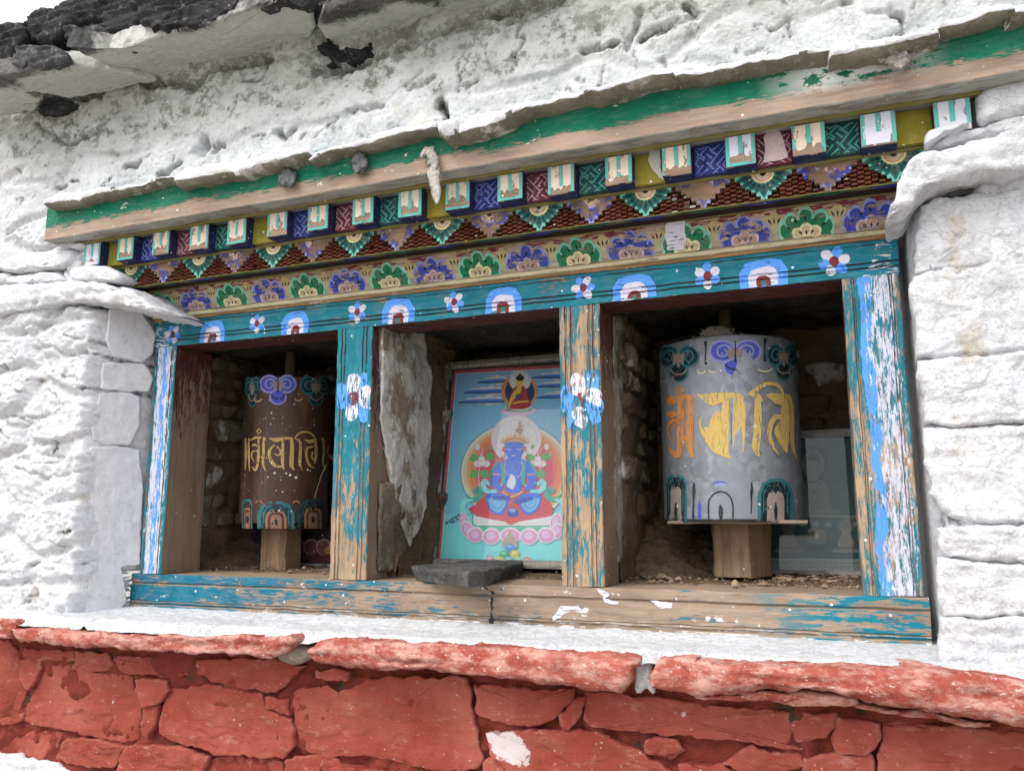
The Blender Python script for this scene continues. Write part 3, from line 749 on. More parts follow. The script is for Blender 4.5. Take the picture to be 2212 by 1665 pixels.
# ------------------------------------------------------------------ ledge slabs above the beam
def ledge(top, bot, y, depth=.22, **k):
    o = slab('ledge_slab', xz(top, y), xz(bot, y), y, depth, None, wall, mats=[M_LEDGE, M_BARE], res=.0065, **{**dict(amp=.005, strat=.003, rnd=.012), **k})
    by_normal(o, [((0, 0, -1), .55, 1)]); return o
LY_ = -.203
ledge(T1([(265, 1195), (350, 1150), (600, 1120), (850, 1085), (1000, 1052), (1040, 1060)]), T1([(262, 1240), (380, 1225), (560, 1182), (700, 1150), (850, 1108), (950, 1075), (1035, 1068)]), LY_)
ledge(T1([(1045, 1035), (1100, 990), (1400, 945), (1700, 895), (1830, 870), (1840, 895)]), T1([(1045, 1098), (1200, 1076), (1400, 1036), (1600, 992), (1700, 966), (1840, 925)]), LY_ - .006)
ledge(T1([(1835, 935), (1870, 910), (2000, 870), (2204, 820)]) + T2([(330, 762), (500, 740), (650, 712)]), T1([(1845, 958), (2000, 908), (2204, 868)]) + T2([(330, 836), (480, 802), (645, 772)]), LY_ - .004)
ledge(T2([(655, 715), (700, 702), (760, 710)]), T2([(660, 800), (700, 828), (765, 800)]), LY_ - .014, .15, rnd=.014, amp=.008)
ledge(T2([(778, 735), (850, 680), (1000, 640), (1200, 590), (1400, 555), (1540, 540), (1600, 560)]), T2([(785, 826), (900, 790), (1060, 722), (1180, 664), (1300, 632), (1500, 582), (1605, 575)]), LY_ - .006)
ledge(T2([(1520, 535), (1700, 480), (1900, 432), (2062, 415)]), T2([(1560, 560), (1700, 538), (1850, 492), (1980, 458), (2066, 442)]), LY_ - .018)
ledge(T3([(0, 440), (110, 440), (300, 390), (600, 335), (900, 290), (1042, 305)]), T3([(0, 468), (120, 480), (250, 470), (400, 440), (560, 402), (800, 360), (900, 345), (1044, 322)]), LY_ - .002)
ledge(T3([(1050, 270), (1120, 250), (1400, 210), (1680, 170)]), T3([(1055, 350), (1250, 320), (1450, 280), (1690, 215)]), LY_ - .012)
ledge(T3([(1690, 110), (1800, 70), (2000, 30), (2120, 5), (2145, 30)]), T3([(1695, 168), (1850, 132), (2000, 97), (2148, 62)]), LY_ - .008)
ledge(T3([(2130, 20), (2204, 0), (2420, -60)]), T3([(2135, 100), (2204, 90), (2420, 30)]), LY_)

# ------------------------------------------------------------------ slab roof
roof = thing('stone_eaves', 'dark lichen crusted stone slab eaves jutting over the white wall', 'eaves', (.3, -.2, 1.15))
FR_D = (np.array([1., 0, 0]), np.array([0., 1, 0]), np.array([0., 0, -1]))
ZA, ZB, ZC = 1.128, 1.140, 1.118
def under(px, z, th=.05, mats=None, **k):
    q = np.array([onZ(u, v, z)[:2] for u, v in px])
    return rock('slab', q, np.array([0, 0, z]), th, mats or M_SOFFIT, roof, frame=FR_D, **{**dict(r=.006, rnd=.004, amp=.0034, sc=16, res=.006, edge=.005, sm=0, terr=.006, tk=(4, 9)), **k})
under(T1([(-160, 475), (0, 440), (200, 402), (420, 388), (600, 410), (800, 445), (940, 480), (620, 560), (420, 592), (260, 562), (0, 535), (-160, 525)]), ZA, .04)
under(T1([(-160, 520), (0, 540), (150, 565), (250, 595), (205, 655), (0, 705), (-160, 740)]), ZA - .006, .02)
under(T1([(400, 290), (640, 330), (850, 250), (1150, 155), (1350, 98), (1500, 42), (1720, 5), (1850, 55), (1890, 150), (1815, 285), (1600, 350), (1420, 410), (1200, 485), (1030, 505), (880, 455), (640, 385)]), ZB, .05)
under(T2([(-60, 170), (0, 232), (80, 268), (300, 208), (500, 165), (700, 135), (1000, 68), (1300, 5), (1500, -60), (1300, -240), (700, -160), (300, -60), (60, 40), (-30, 100)]), ZC, .05, M_SOFFIT2)
under(T2([(1300, 5), (1700, -60), (2204, -130), (2204, -300), (1500, -200)]), ZC - .004, .05, M_SOFFIT2)
# thick crusted edge on top of them
DK = dict(r=.010, rnd=.012, amp=.005, sc=40, res=.006, edge=.007, strat=.010, oct=5, gain=.62)
def crag(px, zs, depth=.16, mat=None, dy=0., **k):
    lo = max(px, key=lambda p: p[1] - .29 * p[0] * 0); y = min(-.13, onZ(lo[0], lo[1], zs)[1]) + dy
    return rock('stone', xz(px, y), np.array([0, y, 0.]), depth, mat or M_CRUST, roof, **{**DK, **k})
crag(T1([(55, 290), (150, 255), (290, 250), (375, 300), (400, 350), (260, 396), (60, 418)]), ZA + .004, .03, M_SLATE, amp=.004, dy=.002)
crag(T1([(335, 150), (420, 130), (470, 200), (420, 235), (345, 205)]), ZB + .05, .08, M_SLATE, amp=.004)
crag(T1([(430, 150), (560, 140), (650, 180), (640, 230), (470, 225)]), ZB + .045, .08, M_SLATE, amp=.004)
crag(T1([(825, 170), (900, 120), (1000, 45), (1090, 40), (1150, 100), (1000, 195), (840, 272)]), ZB + .010, .03, M_SLATE, amp=.005)
crag(T1([(400, 235), (640, 215), (840, 262), (800, 300), (640, 335), (470, 312)]), ZB + .006, .02, M_SLATE, amp=.004)
crag(T1([(-200, 200), (0, 125), (60, 112), (150, 130), (150, 230), (60, 290), (60, 420), (-200, 470)]), ZA + .03, .06)
crag(T1([(120, 110), (190, 60), (330, 20), (420, 60), (400, 150), (300, 260), (180, 250)]), ZB + .05, .12)
crag(T1([(300, 40), (480, -80), (760, -60), (830, 60), (820, 230), (640, 230), (420, 140)]), ZB + .03, .06)
crag(T1([(780, 20), (900, -90), (1300, -100), (1480, 0), (1300, 110), (1100, 170), (850, 180)]), ZB + .02, .04)
crag(T1([(1400, 60), (1500, -100), (1800, -140), (1900, 40), (1700, 20), (1500, 60)]), ZB + .012, .03)
crag(T1([(1720, -20), (1900, -100), (2204, -160), (2250, 20), (2050, 70), (1930, 175), (1860, 130), (1840, 50)]), ZC + .015, .04)
crag(T1([(200, 600), (300, 575), (420, 600), (470, 635), (340, 690), (220, 690)]), ZA - .01, .1, amp=.006)
crag(T1([(1800, 260), (1890, 170), (1960, 220), (2060, 280), (2204, 250), (2204, 340), (1950, 405), (1880, 400)]), ZC - .02, .12, amp=.008, dy=.02)
crag(T2([(0, 250), (80, 278), (300, 220), (320, 255), (100, 330), (0, 345)]), ZC - .02, .1, amp=.008, dy=.02)
# the body of the roof behind, shutting out the sky
rb = [(-40, -.16, 1.24), (40, -.16, 1.24), (40, .8, 1.55), (-40, .8, 1.55), (-40, -.10, 1.19), (40, -.10, 1.19), (40, .8, 1.19), (-40, .8, 1.19)]
mesh('rubble_core', rb, [(0, 1, 2, 3), (4, 7, 6, 5), (0, 4, 5, 1), (1, 5, 6, 2), (2, 6, 7, 3), (3, 7, 4, 0)], M_CRUST, roof)
# ------------------------------------------------------------------ red plinth below
pl = thing('plinth_wall', 'red limewashed stone wall under the window with slab coping', 'wall', (.8, -.15, -.5))
x0, x1, z0, z1, st = -.6, 2.3, -.62, -.10, .006
nx, nz = int((x1 - x0) / st) + 1, int((z1 - z0) / st) + 1
gx, gz = np.meshgrid(np.linspace(x0, x1, nx), np.linspace(z0, z1, nz)); gx = gx.ravel(); gz = gz.ravel()
P = np.c_[gx, np.zeros_like(gx), gz]
PY = -.135
Yp = PY + .012 - .015 * fbm(P * 11 + 70, 4, .6) - .006 * fbm(P * 45 + 3, 4, .6)
idx = np.arange(nx * nz).reshape(nz, nx)
Fq = np.stack([idx[:-1, :-1], idx[:-1, 1:], idx[1:, 1:], idx[1:, :-1]], -1).reshape(-1, 4)
def m_joint():
    q = N('red_washed_mortar'); n = q.noise(14, 6, .65); f = q.noise(60, 6, .7)
    c = q.mix(q.rng(n, .32, .42), (.085, .058, .04), (.255, .05, .033))
    c = q.mix(q.ma('MULTIPLY', q.rng(f, .55, .7), .5), c, (.10, .065, .045))
    c = q.mix(q.ma('MULTIPLY', q.rng(q.point(), .38, .48, 1, 0), .7), c, (.04, .028, .02))
    return q.fin(c, .9, q.bump(q.ma('ADD', n, f), .9, .012), .15)
M_JOINT = m_joint()
mesh('mortar', np.c_[gx, Yp, gz], Fq, M_JOINT, pl, smooth=True)
for a, b, c, d in ((-40, -.59, -1.45, -.1), (2.29, 40, -1.45, -.1), (-.6, 2.3, -1.45, -.61)):
    mesh('mortar', [(a, PY, c), (b, PY, c), (b, PY, d), (a, PY, d)], [(0, 1, 2, 3)], M_RED, pl)
KR = dict(r=.0035, rnd=.004, amp=.0026, sc=20, res=.005, edge=.0045, strat=.0010, sm=0, oct=5, gain=.6, terr=.007, tk=(7, 11))
def rstone(px, dy=None, mat=None, **k):
    y = PY + (random.uniform(-.006, .010) if dy is None else dy)
    q = xz(px, y); c = q.mean(0); q = c + (q - c) * (1 + .0035 / np.maximum(np.linalg.norm(q - c, axis=1), .01))[:, None]
    return rock('stone', q, np.array([0, y, 0.]), .05, mat or M_RED, pl, tilt=(random.uniform(-.03, .03), random.uniform(-.10, .10)), **{**KR, **k})
for p in (
 [(-80, 885), (60, 890), (100, 960), (150, 1200), (110, 1300), (0, 1345), (-80, 1345)],
 [(115, 1010), (200, 985), (240, 1050), (180, 1180), (125, 1110)],
 [(150, 930), (430, 950), (440, 1005), (210, 1008), (150, 985)],
 [(445, 950), (630, 965), (665, 1015), (640, 1070), (545, 1072), (450, 1030)],
 [(675, 980), (790, 985), (1150, 1000), (1165, 1085), (1000, 1105), (800, 1088), (705, 1055)],
 [(1175, 1000), (1400, 995), (1650, 1000), (1830, 1035), (1760, 1085), (1640, 1198), (1400, 1160), (1250, 1130), (1185, 1085)],
 [(255, 1030), (430, 1040), (545, 1085), (760, 1095), (790, 1180), (835, 1280), (828, 1475), (740, 1492), (560, 1448), (300, 1398), (155, 1365), (175, 1280), (222, 1180)],
 [(855, 1290), (935, 1272), (915, 1380), (870, 1475), (848, 1440)],
 [(810, 1115), (980, 1122), (995, 1180), (945, 1260), (865, 1285), (808, 1190)],
 [(995, 1185), (1250, 1155), (1555, 1212), (1568, 1290), (1735, 1365), (1755, 1518), (1698, 1586), (1300, 1555), (1050, 1487), (950, 1438), (965, 1290)],
 [(1590, 1225), (1715, 1245), (1728, 1335), (1598, 1288)],
 [(0, 1350), (130, 1325), (130, 1360), (60, 1385), (-60, 1395)],
 [(-80, 1400), (0, 1396), (150, 1402), (365, 1440), (330, 1528), (255, 1595), (0, 1538), (-80, 1530)],
 [(405, 1472), (600, 1482), (735, 1520), (680, 1635), (560, 1645), (335, 1598), (355, 1520)],
 [(745, 1532), (800, 1512), (1050, 1522), (1238, 1580), (1200, 1670), (1150, 1740), (700, 1740), (718, 1600)],
 [(1265, 1592), (1400, 1582), (1680, 1605), (1690, 1745), (1190, 1745)],
 [(1710, 1605), (1850, 1565), (2000, 1605), (2060, 1700), (2050, 1760), (1700, 1760)]):
    rstone(T7(p))
rstone(T7([(1742, 1190), (1960, 1157), (2010, 1212), (2204, 1125)]) + T8([(400, 1108), (815, 1108), (845, 1220), (876, 1380), (920, 1590), (888, 1655), (600, 1650), (250, 1580), (70, 1572), (5, 1590)]) + T7([(1835, 1550), (1772, 1470), (1752, 1330)]), .002, amp=.0024, terr=.004)
for p in (
 [(885, 1152), (1000, 1150), (1250, 1190), (1468, 1172), (1468, 1228), (1378, 1318), (1250, 1396), (1150, 1392), (1000, 1368), (893, 1320)],
 [(1482, 1232), (1532, 1222), (1500, 1338), (1440, 1416), (1398, 1400), (1393, 1332)],
 [(955, 1440), (1250, 1425), (1600, 1432), (1750, 1502), (1900, 1582), (2060, 1680), (2000, 1780), (1150, 1780), (1080, 1650), (1000, 1570)],
 [(1902, 1482), (2040, 1467), (2118, 1530), (2000, 1568), (1912, 1558)],
 [(925, 1622), (1000, 1582), (1090, 1665), (1130, 1780), (915, 1780)],
 [(-60, 1650), (100, 1640), (500, 1680), (860, 1690), (880, 1800), (-60, 1800)]):
    if p[0] == (955, 1440):
        c = onY(*T8([(1085, 1500)])[0], PY); rstone(T8(p), mat=m_red('red_limewash_splashed', .22, (c[0], c[2], .040, .028, .35)))
    else: rstone(T8(p))
rstone(T8([(1545, 1192), (1800, 1212)]) + T9([(245, 1272), (600, 1300), (800, 1315), (802, 1400), (785, 1500), (885, 1548), (600, 1498), (300, 1468), (0, 1438)]) + T8([(1850, 1428), (1600, 1398), (1535, 1368)]), .0)
for p in (
 [(832, 1322), (1078, 1322), (1078, 1400), (1000, 1468), (850, 1498), (812, 1420)],
 [(1092, 1340), (1320, 1382), (1338, 1460), (1250, 1556), (1102, 1556), (1062, 1480)],
 [(1372, 1402), (1700, 1402), (2204, 1450), (2320, 1460), (2320, 1790), (1340, 1790), (1345, 1560)],
 [(0, 1460), (160, 1550), (100, 1590), (0, 1570), (-40, 1500)],
 [(562, 1522), (860, 1572), (898, 1640), (600, 1690), (402, 1620)],
 [(902, 1572), (1290, 1562), (1310, 1720), (1250, 1790), (900, 1790), (895, 1660)],
 [(1330, 1385), (1500, 1378), (1700, 1395), (1380, 1398)],
 [(140, 1640), (400, 1640), (590, 1705), (880, 1680), (880, 1790), (140, 1790)]):
    rstone(T9(p))
s = rock('stone', xz(T7([(-80, 1545), (0, 1550), (250, 1605), (330, 1620), (410, 1660), (430, 1760), (-80, 1760)]), PY), np.array([0, PY - .004, 0.]), .05, M_WALL, pl, **KR)
s['label'] = 'white limewashed stone in the bottom corner'
# two more courses below the picture
for r_ in range(2):
    x = -.5 + .07 * r_
    while x < 2.1:
        w_ = random.uniform(.14, .30); zz = -.455 - .09 * r_ - .12 * 0
        zc = zz - .115 * np.clip((x - .2) / 1.5, 0, 1) * 0
        q = [(x + .006, zc - .078), (x + w_ - .006, zc - .078), (x + w_ - .006, zc), (x + .006, zc)]
        rock('stone', q, np.array([0, PY, 0.]), .05, M_RED, pl, **{**KR, 'res': .014}); x += w_
# coping slabs
def cope(top, bot, y, depth, **k):
    return slab('coping_slab', xz(top, y), xz(bot, y), y, depth, M_COPE, pl, res=.0052, **{**dict(amp=.0045, strat=.0075, rnd=.005, rise=-.012), **k})
cope(T7([(60, 822), (150, 812), (400, 826), (900, 855), (1300, 865), (1720, 862), (1745, 880)]), T7([(65, 850), (110, 892), (250, 908), (520, 930), (900, 948), (1350, 968), (1620, 984), (1700, 960), (1745, 900)]), -.215, .2)
cope(T7([(-160, 752), (0, 758), (80, 764), (95, 790)]), T7([(-160, 872), (60, 868), (90, 800)]), -.205, .2)
cope(T7([(1838, 930), (1880, 890), (2000, 880), (2204, 885)]) + T8([(400, 908), (900, 930), (1250, 945), (1500, 978), (1740, 985), (1820, 1002)]),
     T7([(1842, 985), (1900, 1030), (2204, 1065)]) + T8([(400, 1062), (620, 1076), (900, 1096), (1200, 1132), (1500, 1168), (1750, 1196), (1800, 1130), (1818, 1040)]), -.225, .22, rnd=.012)
cope(T8([(1932, 1070), (1960, 1005), (2100, 996), (2204, 1005)]) + T9([(100, 1000), (300, 1018), (520, 1030), (900, 1048), (1200, 1064), (1600, 1062), (1800, 1090), (2204, 1132), (2400, 1150)]),
     T8([(1932, 1180), (2204, 1222)]) + T9([(250, 1228), (500, 1205), (700, 1190), (900, 1180), (1150, 1220), (1400, 1290), (1750, 1330), (1900, 1360), (2204, 1420), (2400, 1450)]), -.235, .24, rnd=.012, strat=.005)
cope(T9([(240, 1215), (500, 1210), (700, 1195), (900, 1190), (1180, 1240)]), T9([(250, 1236), (400, 1246), (700, 1262), (950, 1290), (1190, 1290)]), -.215, .15, strat=.004)
cope(T9([(1180, 1240), (1450, 1300), (1800, 1345), (2000, 1380)]), T9([(1200, 1275), (1450, 1335), (1750, 1380), (2000, 1405)]), -.200, .12, strat=.004)
# broken end between the first two slabs
rock('stone', xz(T7([(1650, 930), (1760, 900), (1850, 940), (1850, 1000), (1750, 1040), (1640, 1010)]), -.19), np.array([0, -.19, 0.]), .1, m_stone('grey_split_stone', (.17, .14, .10), (.33, .28, .22), .2, bs=1.), pl, r=.01, rnd=.01, amp=.006, strat=.006, sc=24)
rock('stone', xz(T7([(1870, 1060), (2000, 1055), (2090, 1080), (2080, 1130), (1950, 1135), (1880, 1100)]), -.15), np.array([0, -.15, 0.]), .05, M_RED, pl, **KR)

# white seat between the sill and the coping
gx, gy = np.meshgrid(np.linspace(-.30, 1.95, 500), np.linspace(-.20, .05, 70)); gx = gx.ravel(); gy = gy.ravel()
P = np.c_[gx, gy, np.zeros_like(gx)]
fr = sstep(-.195, -.165, gy + .018 * fbm(P * np.array([14, 3, 1]) + 4, 4, .6))
gz = -.083 + .006 * fr - .012 * (1 - fr) + .0018 * fbm(P * 14, 3) + .0012 * fbm(P * 55, 3) + .006 * sstep(-.09, -.01, gy)
gap = np.zeros(len(gx))
for (u, v) in T8([(1880, 1040)]) + T7([(1800, 900)]):
    c = onZ(u, v, -.085); gap = np.maximum(gap, np.exp(-((gx - c[0]) / .016) ** 2) * sstep(-.13, -.20, gy))
gz = gz + .004 * gap
idx = np.arange(500 * 70).reshape(70, 500)
Fq = np.stack([idx[:-1, :-1], idx[:-1, 1:], idx[1:, 1:], idx[1:, :-1]], -1).reshape(-1, 4)
o = mesh('sill_plaster', np.c_[gx, gy, gz], Fq, M_SILL, pl, smooth=True); o['label'] = 'white limewashed seat below the window sill'
# limewash run down the gap between two slabs
q = xz(T8([(1812, 1010), (1830, 1000), (1945, 1000), (1930, 1060), (1925, 1140), (1950, 1215), (1930, 1225), (1905, 1185), (1880, 1180), (1850, 1210), (1820, 1195), (1815, 1100)]), -.19)
rock('plaster_run', q, np.array([0, -.185, 0.]), .06, m_white('whitewash_run', 1., .3), pl, r=.01, rnd=.008, amp=.006, sc=30, res=.006)

# ------------------------------------------------------------------ the niche
ni = thing('niche_wall', 'dark rubble lining of the three bays behind the window frame', 'niche', (.8, .3, 0))
def quad(name, a, b, c, d, n1, n2, mat, amp=.01, sc=14, flip=False):
    s, t = np.meshgrid(np.linspace(0, 1, n1), np.linspace(0, 1, n2)); s = s.ravel()[:, None]; t = t.ravel()[:, None]
    a, b, c, d = map(np.array, (a, b, c, d)); p = (a * (1 - s) + b * s) * (1 - t) + (d * (1 - s) + c * s) * t
    nr = np.cross(b - a, d - a).astype(float); nr /= np.linalg.norm(nr)
    p = p + nr * (amp * fbm(p * sc + 3, 4, .6) + amp * .5 * fbm(p * sc * 4, 3))[:, None]
    i = np.arange(n1 * n2).reshape(n2, n1); F = np.stack([i[:-1, :-1], i[:-1, 1:], i[1:, 1:], i[1:, :-1]], -1).reshape(-1, 4)
    return mesh(name, p, F, mat, ni, smooth=True)
BK = .52
quad('back_mortar', (-.1, BK, -.05), (1.75, BK, -.05), (1.75, BK, .62), (-.1, BK, .62), 180, 60, M_EARTH)
quad('side_mortar', (-.015, .10, -.05), (-.015, BK + .05, -.05), (-.015, BK + .05, .62), (-.015, .10, .62), 50, 60, M_EARTH)
quad('side_mortar', (1.63, .10, -.05), (1.63, BK + .05, -.05), (1.63, BK + .05, .62), (1.63, .10, .62), 50, 60, M_EARTH)
M_DARKTOP = m_stone('dark_ceiling_stone', (.022, .020, .018), (.060, .054, .046), .2, bs=1.)  # near-black tone for the whole niche ceiling
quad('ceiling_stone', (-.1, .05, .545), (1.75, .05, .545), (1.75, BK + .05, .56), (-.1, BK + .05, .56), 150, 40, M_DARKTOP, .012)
quad('earth_floor', (-.1, .10, -.004), (1.75, .10, -.004), (1.75, BK + .05, .012), (-.1, BK + .05, .012), 300, 70, M_EARTH, .005, 30)
# partitions between the bays
for xa, xb in ((.515, .598), (1.00, 1.085)):
    quad('partition_mortar', (xb, .118, -.05), (xb, BK, -.05), (xb, BK, .56), (xb, .118, .56), 60, 70, M_EARTH, .006)
    quad('partition_mortar', (xa, BK, -.05), (xa, .118, -.05), (xa, .118, .56), (xa, BK, .56), 40, 60, M_EARTH, .006)
    quad('partition_mortar', (xa, .119, -.05), (xb, .119, -.05), (xb, .119, .56), (xa, .119, .56), 20, 60, M_EARTH, .004)
def rubble(o0, ea, eb, en, U, Vv, hmin=.035, hmax=.075, mats=None, skip=None, out=.012):
    o0, ea, eb, en = (np.array(t, float) for t in (o0, ea, eb, en)); v = 0.
    while v < Vv:
        h = min(random.uniform(hmin, hmax), Vv - v + .01); u = random.uniform(-.04, 0)
        while u < U:
            wd = random.uniform(.8, 2.6) * h
            if random.random() > .12 and not (skip and skip(u + wd / 2, v + h / 2)):
                g = .004; j = lambda: random.uniform(-.16, .16) * h
                q = [(u + g + j(), v + g + j() * .5), (u + wd * .5, v + g + j() * .5), (u + wd - g + j(), v + g + j() * .5), (u + wd - g + j() * .4, v + h * .5), (u + wd - g + j(), v + h - g + j() * .5),
                     (u + wd * .5, v + h - g + j() * .5), (u + g + j(), v + h - g + j() * .5), (u + g + j() * .4, v + h * .5)]
                rock('stone', q, o0 + en * random.uniform(0, out), .05, random.choice(mats or (M_RUBBLE, M_RUBBLE, M_EARTH, M_RUBPAL)), ni, frame=(ea, eb, en),
                     r=.012, rnd=.014, amp=.007, sc=28, res=.011, edge=.004, tilt=(random.uniform(-.2, .2), random.uniform(-.25, .25)))
            u += wd
        v += h
rubble((-.01, .12, .10), (0, 1, 0), (0, 0, 1), (1, 0, 0), .40, .44)
rubble((.0, BK, .06), (1, 0, 0), (0, 0, 1), (0, -1, 0), .52, .48)
rubble((.60, BK, .02), (1, 0, 0), (0, 0, 1), (0, -1, 0), .40, .52)
rubble((1.09, BK, .02), (1, 0, 0), (0, 0, 1), (0, -1, 0), .54, .52)
rubble((1.087, .15, .12), (0, 1, 0), (0, 0, 1), (1, 0, 0), .37, .42, mats=(M_RUBBLE, M_RUBPAL, M_EARTH))
rubble((.600, .34, .0), (0, 1, 0), (0, 0, 1), (1, 0, 0), .18, .54)
# tall plastered slab and the brown stone that line the centre bay
FR_X = (np.array([0., 1, 0]), np.array([0., 0, 1]), np.array([1., 0, 0]))
M_PLSLAB = m_stone('patchily_plastered_slab', (.20, .16, .115), (.31, .26, .20), .15, .85, bs=.9)
def sidestone(px, x, dep, mat, **k):
    q = [tuple(onX(u, v, x)[[1, 2]]) for u, v in px]
    return rock('stone', q, np.array([x, 0, 0.]), dep, mat, ni, frame=FR_X, **k)
sidestone(T5([(330, 440), (560, 440), (600, 640), (625, 800), (610, 1000), (620, 1250), (600, 1500), (560, 1665), (500, 1800), (440, 1640), (380, 1400), (330, 1000)]), .608, .014, M_PLSLAB, r=.004, rnd=.004, amp=.006, sc=20, res=.006, sm=0, terr=.006, tk=(8, 8))['label'] = 'tall slab with patches of whitewash'
sidestone(T8([(320, -60), (450, -60), (470, 120), (480, 330), (400, 472), (318, 475)]), .606, .012, m_stone('brown_flat_stone', (.10, .085, .06), (.21, .18, .13), .3, .2, bs=1.), r=.006, rnd=.006, amp=.005, sc=20, sm=0, res=.005)
# plaster on the side of the right-hand partition
sidestone(T5([(1705, 400), (1755, 430), (1765, 700), (1760, 1200), (1770, 1665), (1775, 1900), (1720, 1900), (1715, 1200)]), 1.088, .012, m_stone('grey_mud_plaster', (.22, .19, .16), (.33, .30, .26), .2, .3), r=.008, rnd=.006, amp=.004, sc=24)
# earth slumped at the foot of the walls
quad('earth_slope', (-.01, .20, .0), (.13, .20, -.01), (.13, BK, .05), (-.01, BK, .16), 60, 50, M_EARTH, .009, 24)
quad('earth_slope', (1.08, .22, .0), (1.32, .32, -.01), (1.32, BK, .08), (1.085, BK, .20), 50, 50, M_EARTH, .012, 24)
# ------------------------------------------------------------------ window frame
win = thing('window_frame', 'weathered teal timber window frame with three open bays', 'window frame', (.8, 0, -.075))
PW = (.45, .315, .20); GW = (.37, .275, .20); GREYW = (.30, .275, .24)
MAROON = (.075, .018, .016)
def ex_white(x0, x1, amt=.5, blue=None, mar=False, z=None):
    def f(q, c, v):
        x = q.xyz()[0]
        wob = q.ma('MULTIPLY', q.ma('SUBTRACT', q.noise(9, 4, .6, q.mp((1, 1, 1), loc=(5, 5, 5))), .5), .030)
        xw = q.ma('ADD', x, wob)
        lo = q.ma('MULTIPLY', q.rng(xw, x0, x0 + .010), q.rng(xw, x1 - .016, x1, 1, 0))
        n2 = q.noise(24, 8, .78, q.mp((6, 6, 1), loc=(7, 1, 3)))
        kp = q.ma('ADD', q.ma('MULTIPLY', q.ma('SUBTRACT', lo, 1.), .16), .34 + .32 * amt)
        c = q.mix(q.rng(q.ma('SUBTRACT', kp, n2), 0., .03), c, LILAC)
        if blue:
            b0, b1 = blue
            bm = q.ma('MULTIPLY', q.rng(xw, b0, b0 + .006), q.rng(xw, b1 - .006, b1, 1, 0))
            n = q.noise(22, 8, .75, q.mp((4, 4, 1), loc=(2, 2, 2)))
            c = q.mix(q.rng(q.ma('SUBTRACT', q.ma('ADD', q.ma('MULTIPLY', bm, .28), .27), n), 0., .03), c, LBLUE)
        if mar:
            n3 = q.noise(21, 7, .75, q.mp((6, 6, .8), loc=(1, 8, 3)))
            c = q.mix(q.rng(n3, .61, .64), c, (.16, .045, .055))
        n4 = q.noise(30, 6, .75, q.mp((8, 8, .7), loc=(4, 6, 1)))
        c = q.mix(q.ma('MULTIPLY', q.rng(n4, .56, .60), .75), c, (.07, .22, .26))
        return c
    return f
def ex_sill(q, c, v):
    zz = q.xyz()[2]; n = q.noise(24, 6, .7, q.mp((1, 7, 7), loc=(4, 4, 4))); x = q.xyz()[0]
    m = q.ma('MULTIPLY', q.rng(zz, -.070, -.052, 1, 0), q.rng(n, .44, .47, 1, 0))
    m = q.ma('MULTIPLY', m, q.rng(x, .38, .45))
    c = q.mix(m, c, WHITE)
    n2 = q.noise(12, 7, .72, q.mp((1, 3, 3), loc=(8, 3, 1)))
    c = q.mix(q.ma('MULTIPLY', q.rng(n2, .635, .65), .95), c, (.75, .75, .76))
    n3 = q.noise(16, 7, .72, q.mp((1, 6, 6), loc=(1, 3, 9)))
    c = q.mix(q.ma('MULTIPLY', q.rng(x, 1.30, 1.45), q.rng(n3, .49, .51, 1, 0)), c, TEAL)
    return c
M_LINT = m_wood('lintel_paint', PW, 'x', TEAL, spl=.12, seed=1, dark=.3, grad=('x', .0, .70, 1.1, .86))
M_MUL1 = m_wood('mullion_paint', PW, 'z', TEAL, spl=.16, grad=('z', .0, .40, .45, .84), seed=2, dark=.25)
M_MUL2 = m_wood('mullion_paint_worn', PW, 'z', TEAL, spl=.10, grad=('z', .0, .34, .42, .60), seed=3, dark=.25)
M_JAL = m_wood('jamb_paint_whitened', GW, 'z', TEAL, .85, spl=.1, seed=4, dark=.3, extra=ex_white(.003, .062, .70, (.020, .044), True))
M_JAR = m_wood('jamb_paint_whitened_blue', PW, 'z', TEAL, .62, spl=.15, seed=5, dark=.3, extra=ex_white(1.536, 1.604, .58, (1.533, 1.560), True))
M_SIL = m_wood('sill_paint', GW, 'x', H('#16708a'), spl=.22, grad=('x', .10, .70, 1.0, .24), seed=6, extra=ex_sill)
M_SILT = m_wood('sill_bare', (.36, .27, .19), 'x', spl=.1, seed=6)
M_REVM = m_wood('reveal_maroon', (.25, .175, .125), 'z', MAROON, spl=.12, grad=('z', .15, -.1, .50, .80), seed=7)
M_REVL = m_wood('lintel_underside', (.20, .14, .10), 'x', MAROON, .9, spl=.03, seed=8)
FRONT, DOWN, RIGHT, LEFT, UPN = (0, -1, 0), (0, 0, -1), (1, 0, 0), (-1, 0, 0), (0, 0, 1)
LB = [.5235, .5345, .536, .5375, .539, .543, .5445, .546, .5475, .576, .5775, .579, .585]
LY = [0, 0, .0035, .0035, 0, 0, .0035, .0035, 0, 0, .002, 0, 0]
extr('lintel', [(y, z) for z, y in zip(LB, LY)] + [(.085, .585), (.085, .5235)], 'x', -.006, 1.603, [M_LINT, M_REVL], win, 90, .0007, [(DOWN, .8, 1)])
def post(name, x0, x1, y1, z0, z1, mats, gr, jit=.0008):
    f = []
    for a, b in gr: f += [(a - .0015, 0), (a, .0022), (b, .0022), (b + .0015, 0)]
    pr = [(x0, .002), (x0 + .002, 0)] + f + [(x1 - .002, 0), (x1, .002), (x1, y1), (x0, y1)]
    return extr(name, pr, 'z', z0, z1, mats, win, 46, jit, [(RIGHT, .8, 1), (LEFT, .8, 1)])
post('jamb', -.001, .062, .12, .001,   .5230, [M_JAL, M_REVM], [(.006, .009), (.050, .053)])
post('jamb', 1.513, 1.601, .12, .001,   .5230, [M_JAR, M_REVM], [(1.528, .0 + 1.530), (1.586, 1.589)])
